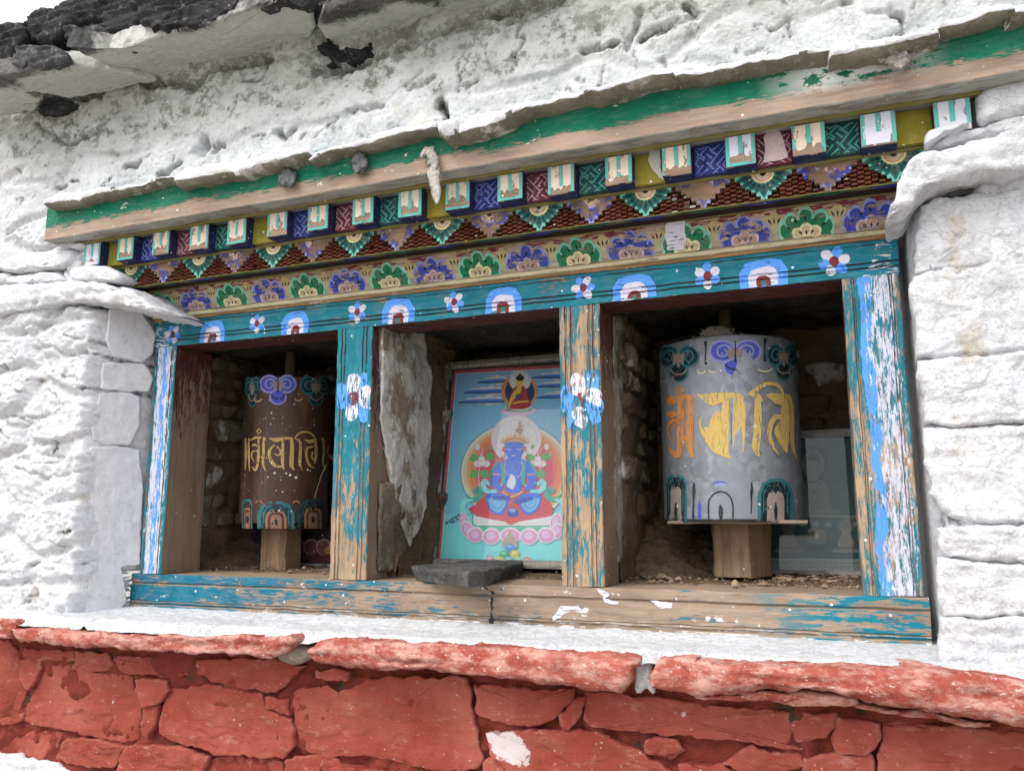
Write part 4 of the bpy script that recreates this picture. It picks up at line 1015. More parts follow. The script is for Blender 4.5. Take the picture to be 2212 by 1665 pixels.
post('mullion', .507, .594, .085, .001,   .5230, [M_MUL1, M_REVM], [(.519, .521), (.527, .529), (.572, .574), (.581, .583)])
post('mullion', 1.0075, 1.087, .105, .001,   .5230, [M_MUL2, M_REVM], [(1.019, 1.021), (1.030, 1.032), (1.066, 1.068), (1.074, 1.076)])
extr('sill', [(0, -.0755), (0, -.068), (.004, -.066), (.004, -.064), (0, -.062), (0, -.060), (.003, -.0585), (0, -.057), (0, -.023), (.004, -.021), (.004, -.019), (0, -.017), (0, -.002), (.002, 0), (.15, .0), (.15, -.0755)],
     'x', -.024, 1.606, [M_SIL, M_SILT], win, 90, .0009, [(UPN, .8, 1)])
# flowers and arches painted along the lintel
P_FR = m_paint('frame_hand_painting', .42, 50, (1, 5, 5), .12)
P_WMR = m_paint('worn_maroon', .85, 45, (6, 6, .7), .1)
P_THIN = m_paint('thin_white_smear', .85, 40, (1, 5, 5), .1)
P_POST = m_paint('post_hand_painting', .62, 40, (6, 6, 1), .12)
WH, MR = H('#d6d4e2', .95), H('#7c2a2c')
def lint(a, b, h): return (a, float(np.interp(b, LB, LY)) - h, b)
def arch(xc, sx=1., top=.575, worn=0.):
    d = Decal(lint, base=.0009, jit=.0032); d.bands = LB
    w = .041 * sx
    def dome(w, t, k=.72): return [(xc - w, .5245), (xc - w * .98, .5245 + (t - .5245) * .55), (xc - w * k, t - .004), (xc - w * .3, t), (xc + w * .35, t), (xc + w * k, t - .004), (xc + w * .98, .5245 + (t - .5245) * .55), (xc + w, .5245)]
    d.poly(dome(w, top), LBLUE); d.poly(dome(w * .62, top - .014), WH)
    d.poly(dome(w * .30, top - .030, .6), H('#2f6f6c')); d.rib([(xc - w * .2, .5245), (xc - w * .18, top - .036), (xc, top - .033), (xc + w * .18, top - .036), (xc + w * .2, .5245)], .008, MR)
    return d.build('painted_arch', P_FR, win)
for xc, s in ((.168, .9), (.397, .9), (.655, .95), (.892, .95), (1.155, 1.), (1.386, 1.0)): arch(xc, s, random.uniform(.570, .577))
def flower(xc, zc, s=1., rot=0.):
    d = Decal(lint, base=.0009, jit=.0012); d.bands = LB
    for k in range(6):
        a = math.radians(90 + 60 * k + rot); r = .0155 * s
        d.ell(xc + r * math.cos(a), zc + r * math.sin(a), .0098 * s * random.uniform(.85, 1.15), .0080 * s, LBLUE if k % 2 == 0 else WH, a)
    d.ell(xc, zc, .007 * s, .009 * s, MR)
    return d.build('painted_flower', P_FR, win)
for xc, zc, s, r in ((.050, .552, .95, 20), (.293, .556, .9, 0), (.555, .557, .95, 0), (.784, .557, .9, 10), (1.057, .557, .95, 30), (1.290, .554, 1.0, 0), (1.503, .555, 1.05, -20)): flower(xc, zc, s, r)
def smear(name, mp, pts, col, mat, par, jit=.004, base=.0011):
    d = Decal(mp, base=base, jit=jit); d.poly(resample(pts, jit * 1.0), col); return d.build(name, mat, par)
for pts in ([(1.563, .545), (1.590, .542), (1.594, .573), (1.578, .578), (1.566, .567)], [(1.548, .5245), (1.600, .5245), (1.598, .540), (1.575, .543), (1.55, .535)], [(-.003, .5245), (.045, .5245), (.038, .552), (.020, .578), (.002, .580), (-.002, .55)]):
    d = Decal(lint, base=.0010, jit=.004); d.bands = LB
    d.poly(resample(pts, .004), WH); d.build('white_smear', P_THIN, win)
# flowers on the two mullions
def pxY(tile, y0): return lambda a, b, h: (onY(*tile([(a, b)])[0], y0) + np.array([0, -h, 0]))
def pflower(ops):
    d = Decal(pxY(T5, 0.), base=.0006, jit=9.0)
    for pts, col in ops: d.poly(resample(catmull(pts, 5, True), 9), col)
    return d.build('painted_flower', P_POST, win)
pflower([([(60, 835), (95, 825), (130, 850), (135, 960), (95, 972), (62, 965)], LBLUE), ([(190, 775), (240, 765), (245, 860), (200, 860)], LBLUE), ([(185, 930), (245, 925), (238, 1040), (195, 1048)], LBLUE),
         ([(120, 775), (180, 765), (190, 830), (185, 880), (135, 885), (118, 850)], WH), ([(190, 850), (250, 838), (258, 900), (235, 970), (195, 960), (183, 900)], WH), ([(118, 945), (180, 945), (182, 1010), (160, 1045), (115, 1038), (108, 990)], WH), ([(128, 880), (165, 868), (186, 890), (178, 930), (150, 952), (125, 935)], MR)])
pflower([([(1395, 850), (1440, 835), (1465, 870), (1470, 990), (1452, 1090), (1436, 1085), (1425, 1000), (1398, 970)], LBLUE), ([(1545, 770), (1580, 740), (1620, 770), (1625, 850), (1560, 865)], LBLUE), ([(1545, 930), (1640, 925), (1636, 1040), (1590, 1060), (1555, 1010)], LBLUE),
         ([(1460, 790), (1490, 760), (1535, 790), (1538, 890), (1500, 900), (1462, 880)], WH), ([(1552, 860), (1600, 850), (1638, 890), (1630, 960), (1590, 950), (1550, 925)], WH), ([(1475, 975), (1530, 960), (1555, 1030), (1535, 1085), (1495, 1080), (1465, 1020)], WH)])
d = Decal(pxY(T5, 0.), base=.0011, jit=9.)
d.poly(resample([(1480, 885), (1535, 875), (1548, 940), (1530, 1010), (1510, 1030), (1495, 960)], 9), MR); d.build('painted_smear', P_WMR, win)
# black tar mark across the sill
P_TAR = m_paint('tar', .62, 55, (1, 1, 1), 0.)
for pts in ([(925, 556), (975, 552), (990, 575), (1000, 605), (978, 610), (962, 585), (935, 568)], [(974, 625), (990, 628), (984, 700), (988, 755), (970, 758), (976, 690)], [(966, 762), (992, 760), (990, 830), (976, 830)]):
    d = Decal(pxY(T8, 0.), base=.0008, jit=6.); d.poly(resample(pts, 8), H('#2a2b30')); d.build('tar_mark', P_TAR, win)
P_SMEAR = m_paint('white_smear', .45, 50, (1, 5, 5), .1)
for pts in ([(1370, 715), (1400, 680), (1480, 675), (1560, 690), (1555, 720), (1470, 710), (1400, 735), (1350, 770), (1345, 745)], [(1640, 630), (1700, 645), (1740, 650), (1735, 670), (1660, 660)],
            [(1930, 650), (2070, 655), (2060, 690), (1990, 690)], [(1610, 570), (1650, 580), (1690, 620), (1660, 640), (1630, 600)]):
    d = Decal(pxY(T8, 0.), base=.0010, jit=9.); d.poly(resample(pts, 9), WH); d.build('white_smear', P_SMEAR, win)

# ------------------------------------------------------------------ cornice
co = thing('cornice', 'carved and painted timber cornice with dentils and lotus board', 'cornice', (.8, -.05, .598))
YEL = H('#a39a34'); CREAM = H('#d9d0a8', .9); NAVY = H('#222b5e', .8); TURQ = H('#62bdb4', .85)
def pw(name, paint, keep=.85, wood=GW, axis='x', **k): return m_wood(name, wood, axis, paint, keep, **{**dict(spl=.10), **k})
M_YEL = pw('yellow_paint', H('#857e45'), .70, dark=.6); M_CRM = pw('cream_paint', CREAM, .72); M_OCH = m_wood('ochre_bare_strip', (.42, .24, .11), 'x', (.75, .72, .6), .22)
M_LOT = pw('lotus_ground', H('#b5a388'), .62, spl=.08); M_NAVY = pw('navy_paint', NAVY, .93, spl=.12)
M_PEG = m_wood('peg_brown', H('#7a4636'), 'z', spl=.16, seed=9); M_PEGW = m_plain('limed_peg', (.62, .60, .56), .9); M_PEGB = m_plain('lattice_ground', H('#2b1712'), .9)
M_MED = m_wood('medallion_ground', H('#8d7560'), 'x', spl=.08); M_SOFB = m_wood('bare_soffit', GREYW, 'x', (.42, .42, .38), .55, spl=.04)
# lotus board and the mouldings below it
extr('moulding', [(-.005, .5855), (-.005, .5905), (.05, .5905), (.05, .5855)], 'x', -.004, 1.604, [M_OCH], co, 80, .0008)
extr('moulding', [(-.013, .5910), (-.0145, .5945), (-.013, .5985), (.05, .5985), (.05, .5910)], 'x', -.004, 1.604, [M_CRM], co, 80, .0008)
lotus = extr('lotus_board', [(-.016, .599), (-.042, .6465), (.05, .6465), (.05, .599)], 'x', -.002, 1.603, [M_LOT], co, 60, .0006)
extr('moulding', [(-.047, .647), (-.047, .6520), (.05, .6520), (.05, .647)], 'x', -.004, 1.605, [M_YEL], co, 80, .0006)
P_LOT = m_paint('lotus_painting', .36, 42, (1, 5, 5), .5); P_LOTB = m_paint('lotus_painting_worn', .62, 36, (1, 4, 4), .5)
def brd(y0): return lambda a, b, h: (a, y0 - h, b)
def lot(a, b, h): return (a, -.016 - .026 * (b - .599) / .0475 - h, b)
BLK = H('#1b1c20')
def leafmark(d, x, z, l, w, ang, col):
    ca, sa = math.cos(ang), math.sin(ang)
    q = [(-.5, 0), (-.2, .42), (.1, .5), (.5, 0), (.1, -.5), (-.2, -.42)]
    d.poly([(x + a * l * ca - b * w * sa, z + a * l * sa + b * w * ca) for a, b in q], col)
def lotus_motif(xc, green):
    d = Decal(lot, base=.0007, jit=.0011)
    rim, fil = (H('#7fc3ac'), H('#13704a')) if green else (H('#8f95d0'), H('#3440a0'))
    zb, w = .5995 + random.uniform(-.0004, .0006), .0455 * random.uniform(.95, 1.04)
    d.poly([(xc - w, zb), (xc - w * .97, zb + .017), (xc - w * .8, zb + .026), (xc + w * .8, zb + .026), (xc + w * .97, zb + .017), (xc + w, zb)], rim)
    L = [(-.036, .015, .0098, .0135), (.036, .015, .0098, .0135), (-.0245, .027, .0115, .0115), (.0245, .027, .0115, .0115), (0, .0335, .0130, .0120)]
    for dx, dz, rx, rz in L:
        d.ell(xc + dx, zb + dz, rx, rz, rim)
        d.ell(xc + dx * .96, zb + dz - .0022, rx * .80, rz * .78, fil)
    d.poly([(xc - w * .88, zb), (xc - w * .80, zb + .014), (xc - .024, zb + .024), (xc, zb + .028), (xc + .024, zb + .024), (xc + w * .80, zb + .014), (xc + w * .88, zb)], fil)
    for a, r in ((25, .030), (55, .0265), (90, .0245), (125, .0265), (155, .030)):
        t = math.radians(a); leafmark(d, xc + r * math.cos(t) * 1.05, zb + .003 + r * math.sin(t), .0085, .0038, t, BLK)
    c1, c2 = (H('#d8cfa0'), H('#bfae8a')) if green else (H('#c9b2ae'), H('#a98e80'))
    for dx, dz, r in ((-.0145, .007, .0095), (.0145, .007, .0095), (0, .0125, .0095)):
        d.ell(xc + dx, zb + dz, r, r * .9, c1)
    d.poly([(xc - .023, zb), (xc - .022, zb + .008), (xc + .022, zb + .008), (xc + .023, zb)], c1)
    for dx, dz, r in ((-.013, .006, .0072), (.013, .006, .0072), (0, .011, .0072)): d.ell(xc + dx, zb + dz, r, r * .9, c2)
    for dx, a in ((-.010, 2.3), (0, 1.57), (.010, .85)): leafmark(d, xc + dx, zb + .0065, .0085, .0035, a, BLK)
    o = d.build('painted_lotus', P_LOT if green else P_LOTB, lotus); return o
def bud(xc):
    d = Decal(lot, base=.0006, jit=.0004); zb = .628; c = H('#b3a676')
    for dx, dz, r in ((-.008, .003, .0075), (.008, .003, .0075), (0, .0085, .0078)): d.ell(xc + dx, zb + dz, r, r * .85, c)
    d.poly([(xc - .004, zb - .018), (xc - .009, zb + .002), (xc + .009, zb + .002), (xc + .004, zb - .018)], c)
    for dx, a in ((-.0075, 2.1), (0, 1.57), (.0075, 1.05)): leafmark(d, xc + dx, zb + .001, .011, .0034, a, BLK)
    d.build('painted_bud', P_LOT, lotus)
d = Decal(lot, base=.0004, jit=.0015); d.rib([(0 + .1 * k, .6415) for k in range(17)], .009, H('#6d2431'), smooth=0)
d.build('painted_band', m_paint('maroon_band', .75, 30, (1, 6, 6), .3), lotus)
for k in range(-1, 15):
    x = .136 + .102 * k
    if -.02 < x < 1.58: lotus_motif(x, k % 2 == 1)
    if 0 < x + .051 < 1.6: bud(x + .051)
T45 = lambda p: zt(1500, 230, p, 2191 / 500.)
def plane_mp(tile, o, n):
    o, n = np.array(o, float), np.array(n, float); n /= np.linalg.norm(n)
    def f(a, b, h):
        u, v = tile([(a, b)])[0]; d = ray(u, v); return CAM + d * (((o + n * h - CAM) @ n) / (d @ n))
    return f
smear('white_smear', plane_mp(T45, (0, -.016, .599), (0, -.0475, -.026)), [(560, 1380), (640, 1350), (760, 1345), (760, 1480), (770, 1560), (735, 1665), (560, 1665), (540, 1500)], WH, m_paint('white_smear_board', .48, 45, (1, 7, 7), .1), lotus, 12., .0022)

# lattice board with stepped medallions
LF, LBK, LT, LBT = -.0900, -.0790, .6945, .6472          # lattice board: front, ground, top, bottom
lat = extr('lattice_board', [(LBK, LBT + .001), (LBK, LT), (.04, LT), (.04, LBT + .001)], 'x', -.046, 1.646, [M_PEGB], co, 40, .0004)
extr('moulding', [(-.0955, .6945), (-.0965, .6990), (.03, .6990), (.03, .6945)], 'x', -.049, 1.649, [M_YEL], co, 90, .0007)
def m_soff():
    return m_wood('lattice_underside', (.16, .14, .09), 'x', H('#6b6a2e'), .7, spl=.02)
extr('soffit_strip', [(LF + .001, LBT - .0015), (LF + .001, LBT + .001), (-.040, .6545), (-.040, .6530)], 'x', -.046, 1.646, [m_soff()], co, 80, .0005)
P_SCAL = m_paint('scallop_paint', .2, 40, (1, 3, 3), .3)
for k in range(34):
    x = .05 * k; d = Decal(lambda a, b, h: (a, b, LBT - .0015 + (b - LF) * .145 - h), base=.0007, jit=.0005)
    d.poly([(x - .047, LF + .0005), (x - .022, -.074), (x, -.063), (x + .022, -.074), (x + .047, LF + .0005)] if k % 2 == 0 else [(x - .030, LF + .0005), (x - .012, -.078), (x, -.071), (x + .012, -.078), (x + .030, LF + .0005)], H('#2a3284') if k % 4 == 0 else H('#0f4f3c') if k % 4 == 2 else H('#57562a'))
    if k % 2 == 0 and -.04 < x < 1.64: d.build('painted_scallop', P_SCAL, lat)
NR = 6; RH = (LT - LBT) / NR; CW = .0103; HW = [.0463, .0375, .0285, .0200, .0120, .0052]
def pegs(xa):
    V, F = [], []
    def bx(x0, x1, z0, z1, yf, yt):
        b = len(V); V.extend([(x0, yf, z0), (x1, yf, z0), (x1, yt, z1), (x0, yt, z1), (x0, LBK, z0), (x1, LBK, z0), (x1, LBK, z1), (x0, LBK, z1)])
        F.extend([tuple(b + i for i in f) for f in ((0, 1, 2, 3), (0, 4, 5, 1), (1, 5, 6, 2), (2, 6, 7, 3), (3, 7, 4, 0))])
    for r_ in range(NR):
        zt_ = LT - RH * r_
        for c in range(-4, 5):
            if abs(c) * CW > .05 - HW[r_] or random.random() < .03: continue
            cx = xa + c * CW; st = RH * .42 if c % 2 else 0
            e = lambda: random.uniform(-.0006, .0006)
            bx(cx - CW * .45 + e(), cx + CW * .45 + e(), max(LBT + .0012, zt_ - RH - st + .0002 + e()), zt_ - st - .0020 + e(), LF + .0008 + e(), LF + .0060)
    fm = [1 if 1.232 < V[f[0]][0] < 1.300 and random.random() < .22 else 0 for f in F]
    return mesh('peg_cluster', V, F, [M_PEG, M_PEGW], lat, fmat=fm)
def medallion(xc, green):
    L = []
    for k, w_ in enumerate(HW): L += [(-w_, LT + .0002 - RH * k), (-w_, LT + .0002 - RH * (k + 1))]
    L[-1] = (L[-1][0], LBT + .0012)
    out = [(xc + a, b) for a, b in L] + [(xc - a, b) for a, b in L[::-1]]
    n = len(out); V = [(a, LF, b) for a, b in out] + [(a, LBK, b) for a, b in out]
    F = [tuple(range(n))] + [(i, n + i, n + (i + 1) % n, (i + 1) % n) for i in range(n)]
    o = mesh('medallion', V, F, [M_MED], lat)
    d = Decal(brd(LF), base=.0005, jit=.0004)
    rim, fil, dk = (H('#6fbcae'), H('#146056'), H('#0b3836')) if green else (H('#8d8fc8'), H('#3f48a0'), H('#5a4a60'))
    d.poly([(xc + a * .99, b) for a, b in L] + [(xc - a * .99, b) for a, b in L[::-1]], rim)
    for k in range(9):
        a = math.radians(180 + 180 * (k + .5) / 9); R0 = .0150; R1 = [.046, .043, .038, .038, .0455, .038, .038, .043, .046][k]
        ca, sa = math.cos(a), math.sin(a); r = (R0 + R1) / 2
        leafmark(d, xc + r * ca, LT + r * sa * .98, R1 - R0, .0128, a, fil); leafmark(d, xc + (r - .002) * ca, LT + (r - .002) * sa, (R1 - R0) * .62, .0066, a, dk)
    t = np.radians(np.linspace(180, 360, 16))
    for rr, c in ((.0185, H('#dccf92') if green else H('#b3a8c4')), (.0150, H('#b98f80')), (.0125, H('#c9b498')), (.0052, BLK)):
        d.poly(np.c_[xc + rr * np.cos(t), LT + rr * .95 * np.sin(t)], c)
    d.build('painted_rays', P_MEDG if green else P_MEDV, lat)
P_MEDG = m_paint('medallion_green_paint', .30, 50, (1, 1, 1), .55); P_MEDV = m_paint('medallion_violet_paint', .80, 40, (1, 1, 1), .35)
for k in range(17):
    medallion(.1 * k if k else .002, k % 2 == 0)
    if k < 16: pegs(.05 + .1 * k)

# dentils and the panels between them
DX0, DP, DW = -.105, .1035, .0495
extr('backing_board', [(-.098, .6995), (-.098, .7565), (.02, .7565), (.02, .6995)], 'x', -.095, 1.70, [M_NAVY], co, 30, .0003)
P_DEN = m_paint('dentil_paint', .40, 50, (1, 1, 1), .4); P_CRM2 = m_paint('dentil_cream', .42, 34, (2.2, 2.2, .8), .12)
M_DENW = m_wood('dentil_wood', (.36, .25, .18), 'x', spl=.10, seed=11)
for i in range(18):
    x = DX0 + DP * i + random.uniform(-.0028, .0028); wd = DW + random.uniform(-.002, .0015)
    zb, ztp = .6965 + random.uniform(-.0012, .0022), .7505
    o = boxm('dentil', x, x + wd, -.130, -.0985, zb, ztp, [M_DENW, M_NAVY], co, 4, .0005, [(LEFT, .7, 1), (RIGHT, .7, 1), (DOWN, .7, 1)])
    d = Decal(brd(-.130), base=.0007, jit=.0009)
    lo = zb + random.uniform(.010, .022)
    up = [(x + .003, ztp - .001), (x + wd - .003, ztp - .001)]
    lowr = [(x + wd - .003 - t * (wd - .006), lo + random.uniform(-.004, .007)) for t in np.linspace(0, 1, 9)]
    d.poly(up + lowr, H('#dcc6b4') if i not in (0, 14, 16, 17) else WH)
    if i in (16, 17): d.poly([(x + .002, zb + .003), (x + wd - .002, zb + .002), (x + wd - .003, ztp - .012), (x + wd * .6, ztp - .018), (x + .004, ztp - .016)], WH)
    if i == 0: d.poly(resample([(x + .002, zb + .001), (x + wd - .002, zb + .002), (x + wd - .003, zb + .012), (x + wd * .6, zb + .008), (x + .004, zb + .014)], .004), WH)
    d.build('painted_ground', P_CRM2, o)
    d = Decal(brd(-.130), base=.0010, jit=.0007); b = .0060
    d.rib([(x + b / 2 + .0005, ztp - .001), (x + b / 2 + .0005, zb + (.002 if i % 3 else .012))], b, TURQ, smooth=0)
    d.rib([(x + wd - b / 2 - .0005, ztp - .001), (x + wd - b / 2 - .0005, zb + .002 + (.01 if i % 4 == 1 else 0))], b, TURQ, smooth=0)
    d.rib([(x + wd / 2, ztp - .001), (x + wd / 2 + .0005, zb + random.uniform(.014, .022))], .0075, TURQ, smooth=0)
    if i in (1, 4, 6, 7, 8, 9, 10, 14): d.rib([(x + .001, zb + .004), (x + wd - .001, zb + .004)], .0055, TURQ, smooth=0)
    d.build('painted_stripes', P_DEN, o)
    if i in (2, 3, 6): d
PC = {'Y': H('#978c2c'), 'B': H('#2b3478'), 'M': H('#682a3c'), 'G': H('#174c4a')}
LC = {'B': H('#6f7fc4'), 'M': H('#b98f98'), 'G': H('#4f9c94')}
PM = {k: m_wood('panel_' + n, GW, 'z', PC[k], .985, spl=.14, dark=.3) for k, n in (('Y', 'yellow'), ('B', 'blue'), ('M', 'maroon'), ('G', 'green'))}
P_FRET = m_paint('fret_paint', .35, 60, (1, 1, 1), .15)
FRET = [[(-.1, .95), (.55, .30), (.40, .15)], [(.0, .62), (.32, .30), (.18, .16)], [(.18, 1.05), (.42, .82), (.56, .96), (.80, .72), (.66, .58)], [(.62, 1.05), (.78, .90), (.92, 1.04)],
        [(1.05, .92), (.86, .73), (1.05, .54)], [(.30, .62), (.52, .84)], [(.44, .54), (.62, .72)], [(.70, .50), (.84, .64), (1.05, .43)], [(.62, .42), (.46, .26)], [(.72, .34), (1.05, .02)],
        [(.58, .20), (.80, -.02)], [(.02, .40), (.14, .28), (-.05, .09)], [(.10, .06), (.24, .20), (.44, .0)], [(.86, .30), (1.02, .46)], [(.36, .06), (.28, -.02)], [(-.04, .80), (.10, .66)]]
seq = 'YBMG' * 4 + 'Y'
for i, k in enumerate(seq):
    x0_ = DX0 + DP * i + DW - .0005; x1_ = DX0 + DP * (i + 1) + .0008
    V = [(x0_, -.1060, .7560), (x1_, -.1060, .7560), (x1_, -.1080, .6992), (x0_, -.1080, .6992), (x0_, -.0985, .756), (x1_, -.0985, .756), (x1_, -.0985, .6992), (x0_, -.0985, .6992)]
    o = mesh('panel', V, [(0, 3, 2, 1), (0, 1, 5, 4), (1, 2, 6, 5), (2, 3, 7, 6), (3, 0, 4, 7)], [PM[k]], co)
    if k != 'Y':
        mir = i in (9, 11, 13, 15)
        def pmap(a, b, h, x0_=x0_, x1_=x1_, mir=mir):
            a = min(max(a, .02), .98); b = min(max(b, .02), .98)
            if mir: a = 1 - a
            return (x0_ + (x1_ - x0_) * a, -.1080 + .0020 * b - h, .6992 + .0535 * b)
        d = Decal(pmap, base=.0007, jit=.02)
        for pth in FRET: d.rib(pth, .062, LC[k], smooth=0)
        d.build('painted_fret', P_FRET, o)
    if i == 10:
        smear('white_smear', lambda a, b, h: (onY(*T45([(a, b)])[0], -.107) + np.array([0, -h, 0])), [(1600, 470), (1680, 370), (1760, 390), (1800, 470), (1860, 680), (1840, 700), (1590, 740), (1620, 620)], H('#cdb9bb'), m_paint('pale_patch', .25, 60, (1, 1, 1), .3), o, 10., .0030)
    if i == 8:
        smear('white_smear', lambda a, b, h: (onY(*T45([(a, b)])[0], -.107) + np.array([0, -h, 0])), [(390, 590), (490, 570), (500, 800), (540, 930), (480, 900), (400, 800), (365, 720)], H('#c9c4ba'), m_paint('pale_patch', .1, 60, (1, 1, 1), .3), o, 10., .0030)

# the projecting top beam
def ex_beam(q, c, v):
    x, y, z = q.xyz()
    n = q.noise(30, 7, .75, q.mp((1, 2, 2), loc=(6, 2, 2)))
    m = q.ma('MULTIPLY', q.ma('MULTIPLY', q.rng(x, 1.40, 1.50), q.rng(x, 1.68, 1.58)), q.rng(z, .775, .80))
    c = q.mix(q.ma('MULTIPLY', m, q.rng(n, .52, .56, 1, 0)), c, (.76, .78, .76))
    return q.mix(q.rng(q.noise(26, 6, .7, q.mp((1, 1.6, 1.6), loc=(3, 3, 8))), .655, .665), c, (.70, .72, .66))
M_BEAM = m_wood('beam_green_paint', (.43, .32, .25), 'x', H('#128063', .85), grad=('z', .757, -.30, .812, 1.20), spl=.28, seed=12, extra=ex_beam, splc=(.75, .77, .70))
bm_ = thing('timber_beam', 'long green painted timber beam under the white ledge slabs', 'beam', (.9, -.1, .757))
extr('beam', [(-.170, .7590), (-.168, .7572), (.02, .7572), (.02, .85), (-.168, .85), (-.170, .848)], 'x', -.186, 2.6, [M_BEAM, M_SOFB], bm_, 140, .0010, [(DOWN, .7, 1)])
extr('fillet', [(-.1345, .7508), (-.1345, .7569), (-.1305, .7569), (-.1305, .7508)], 'x', -.118, 1.72, [M_YEL], bm_, 90, .0007)
# ------------------------------------------------------------------ prayer wheels
def cylmap(tile, xc, yc, R):
    def f(a, b, h):
        u, v = tile([(a, b)])[0]; d = ray(u, v); r = R + h
        ox, oy = CAM[0] - xc, CAM[1] - yc
        A = d[0] ** 2 + d[1] ** 2; B = 2 * (ox * d[0] + oy * d[1]); Cc = ox * ox + oy * oy - r * r
        D = B * B - 4 * A * Cc
        if D < 0:
            t = -B / (2 * A); p = CAM + d * t; k = np.array([p[0] - xc, p[1] - yc]); k = k / np.linalg.norm(k) * r
            return np.array([xc + k[0], yc + k[1], p[2]])
        return CAM + d * (-B - math.sqrt(D)) / (2 * A)
    return f
def lathe(name, prof, xc, yc, mat, parent, n=72, jit=.0014, caps=True):
    V, F = [], []; m = len(prof)
    t = np.arange(n) / n * 2 * math.pi
    for r, z in prof: V.append(np.c_[xc + r * np.cos(t), yc + r * np.sin(t), np.full(n, z)])
    V = np.concatenate(V); c = np.array([xc, yc, 0]); rad = (V - c) * [1, 1, 0]
    V = V + rad * (fbm(np.c_[rad * 9, V[:, 2:] * 0 ][:, :3] + 3, 2)[:, None] * jit / .12 * 1.5 + fbm(V * 28, 3)[:, None] * jit / .12)
    for k in range(m - 1):
        for i in range(n): F.append((k * n + i, k * n + (i + 1) % n, (k + 1) * n + (i + 1) % n, (k + 1) * n + i))
    if caps: F.append(tuple(range(n))[::-1]); F.append(tuple((m - 1) * n + i for i in range(n)))
    return mesh(name, V, F, mat, parent, smooth=True)
def m_zinc():
    q = N('galvanised_sheet'); v = q.vor(75, out='Color'); s = q.n('ShaderNodeSeparateColor'); q.l(v, s.inputs[0])
    n = q.noise(9, 5, .6); c = q.mix(s.outputs[0], (.18, .198, .22), (.33, .355, .385)); c = q.mix(q.rng(n, .35, .65), c, (.24, .262, .29))
    c = q.mix(q.ma('MULTIPLY', q.rng(q.noise(30, 6, .7), .56, .70), .6), c, (.46, .48, .50))
    c = q.mix(q.ma('MULTIPLY', q.spots(90, .06, .25), .9), c, (.7, .7, .68))
    return q.fin(c, q.rng(n, .3, .7, .50, .66), q.bump(q.noise(60, 4), .08, .002), .4, .35)
def m_rust():
    q = N('rust_brown_sheet'); n = q.noise(9, 6, .65, q.mp((1, 1, .35))); st = q.noise(30, 6, .7, q.mp((1, 1, .12)))
    c = q.mix(q.rng(n, .35, .66), (.038, .021, .016), (.095, .048, .031)); c = q.mix(q.ma('MULTIPLY', q.rng(st, .52, .68), .6), c, (.20, .105, .060))
    c = q.mix(q.ma('MULTIPLY', q.rng(q.noise(50, 6, .7), .56, .68), .5), c, (.05, .035, .03))
    c = q.mix(q.ma('MULTIPLY', q.ma('MAXIMUM', q.spots(70, .12, .25), q.spots(150, .14, .3)), .9), c, (.68, .65, .60))
    return q.fin(c, q.rng(n, .3, .7, .42, .6), q.bump(n, .12, .003), .4, .1)
M_ZINC, M_RUST = m_zinc(), m_rust()
M_BLOCK = m_wood('block_wood', (.34, .235, .15), 'z', spl=.03, seed=21, dark=.7); M_AXLE = m_wood('axle_wood', (.20, .14, .09), 'z', seed=22, spl=0)
P_DRUM = m_paint('drum_painting', .34, 60, (1, 1, 1), .3); P_GOLD = m_paint('gold_brushwork', .44, 60, (4, 4, .6), .25); P_WORN = m_paint('worn_drum_painting', .50, 45, (1, 1, 1), .15)

def wheel(label, xc, yc, R, z0, z1, mat):
    t = thing('prayer_wheel', label, 'prayer wheel', (xc, yc, 0), 'prayer wheels in the window')
    dr = lathe('drum', [(R - .02, z0 + .004), (R - .002, z0 + .003), (R, z0), (R, z0 + .004)] + [(R, z0 + (z1 - z0) * k / 8) for k in range(1, 8)] + [(R, z1 - .003), (R - .0015, z1), (R - .012, z1 - .006)], xc, yc, mat, t)
    lathe('axle', [(.014, .03), (.014, z1), (.013, .56)], xc, yc, M_AXLE, t, 14)
    return t, dr
wr, drR = wheel('large grey galvanised prayer wheel with orange and yellow script', 1.286, .28, .138, .119, .475, M_ZINC)
wl, drL = wheel('dark brown rusted prayer wheel with tan script and spiral border', .184, .27, .108, .1115, .470, M_RUST)
# turned-out wooden blocks that carry them
def block(xc, yc, w, d, z0, z1, par, rot=.0):
    c, s = math.cos(rot), math.sin(rot); h = w / 2; k = d / 2; e = .012
    pr = [(-h, -k + e), (-h + e, -k), (-.30 * h, -k), (-.28 * h, -k + .002), (h - e, -k), (h, -k + e), (h, k), (-h, k)]
    pr = [(xc + a * c - b * s, yc + a * s + b * c) for a, b in pr]
    return extr('base_block', pr, 'z', z0, z1, [M_BLOCK], par, 10, .0016)
b = block(1.296, .275, .086, .09, .008, .112, wr, -.47)
V = [(-.030, -.0672, .035), (.012, -.0672, .035), (.012, -.0672, .098), (-.030, -.0672, .098)]
M_PLANK = m_wood('split_plank', (.30, .24, .19), 'x', seed=23, spl=.02)
for (cx, cy, ln, ang) in ((1.30, .195, .26, .05), (1.30, .31, .25, -.3)):
    c, s = math.cos(ang), math.sin(ang); o = boxm('cross_board', -ln / 2, ln / 2, -.02, .02, .112 if ang > 0 else .1125, .1185, [M_PLANK], None, 8, .0012)
    o.data.transform(Matrix.Translation((cx - 1.286, cy - .28, 0)) @ Matrix.Rotation(ang, 4, 'Z')); o.parent = wr
block(.182, .262, .076, .07, -.004, .110, wl, .0)
lathe('base_disc', [(.060, .105), (.06, .1112), (.02, .1115)], .184, .27, M_AXLE, wl, 24)

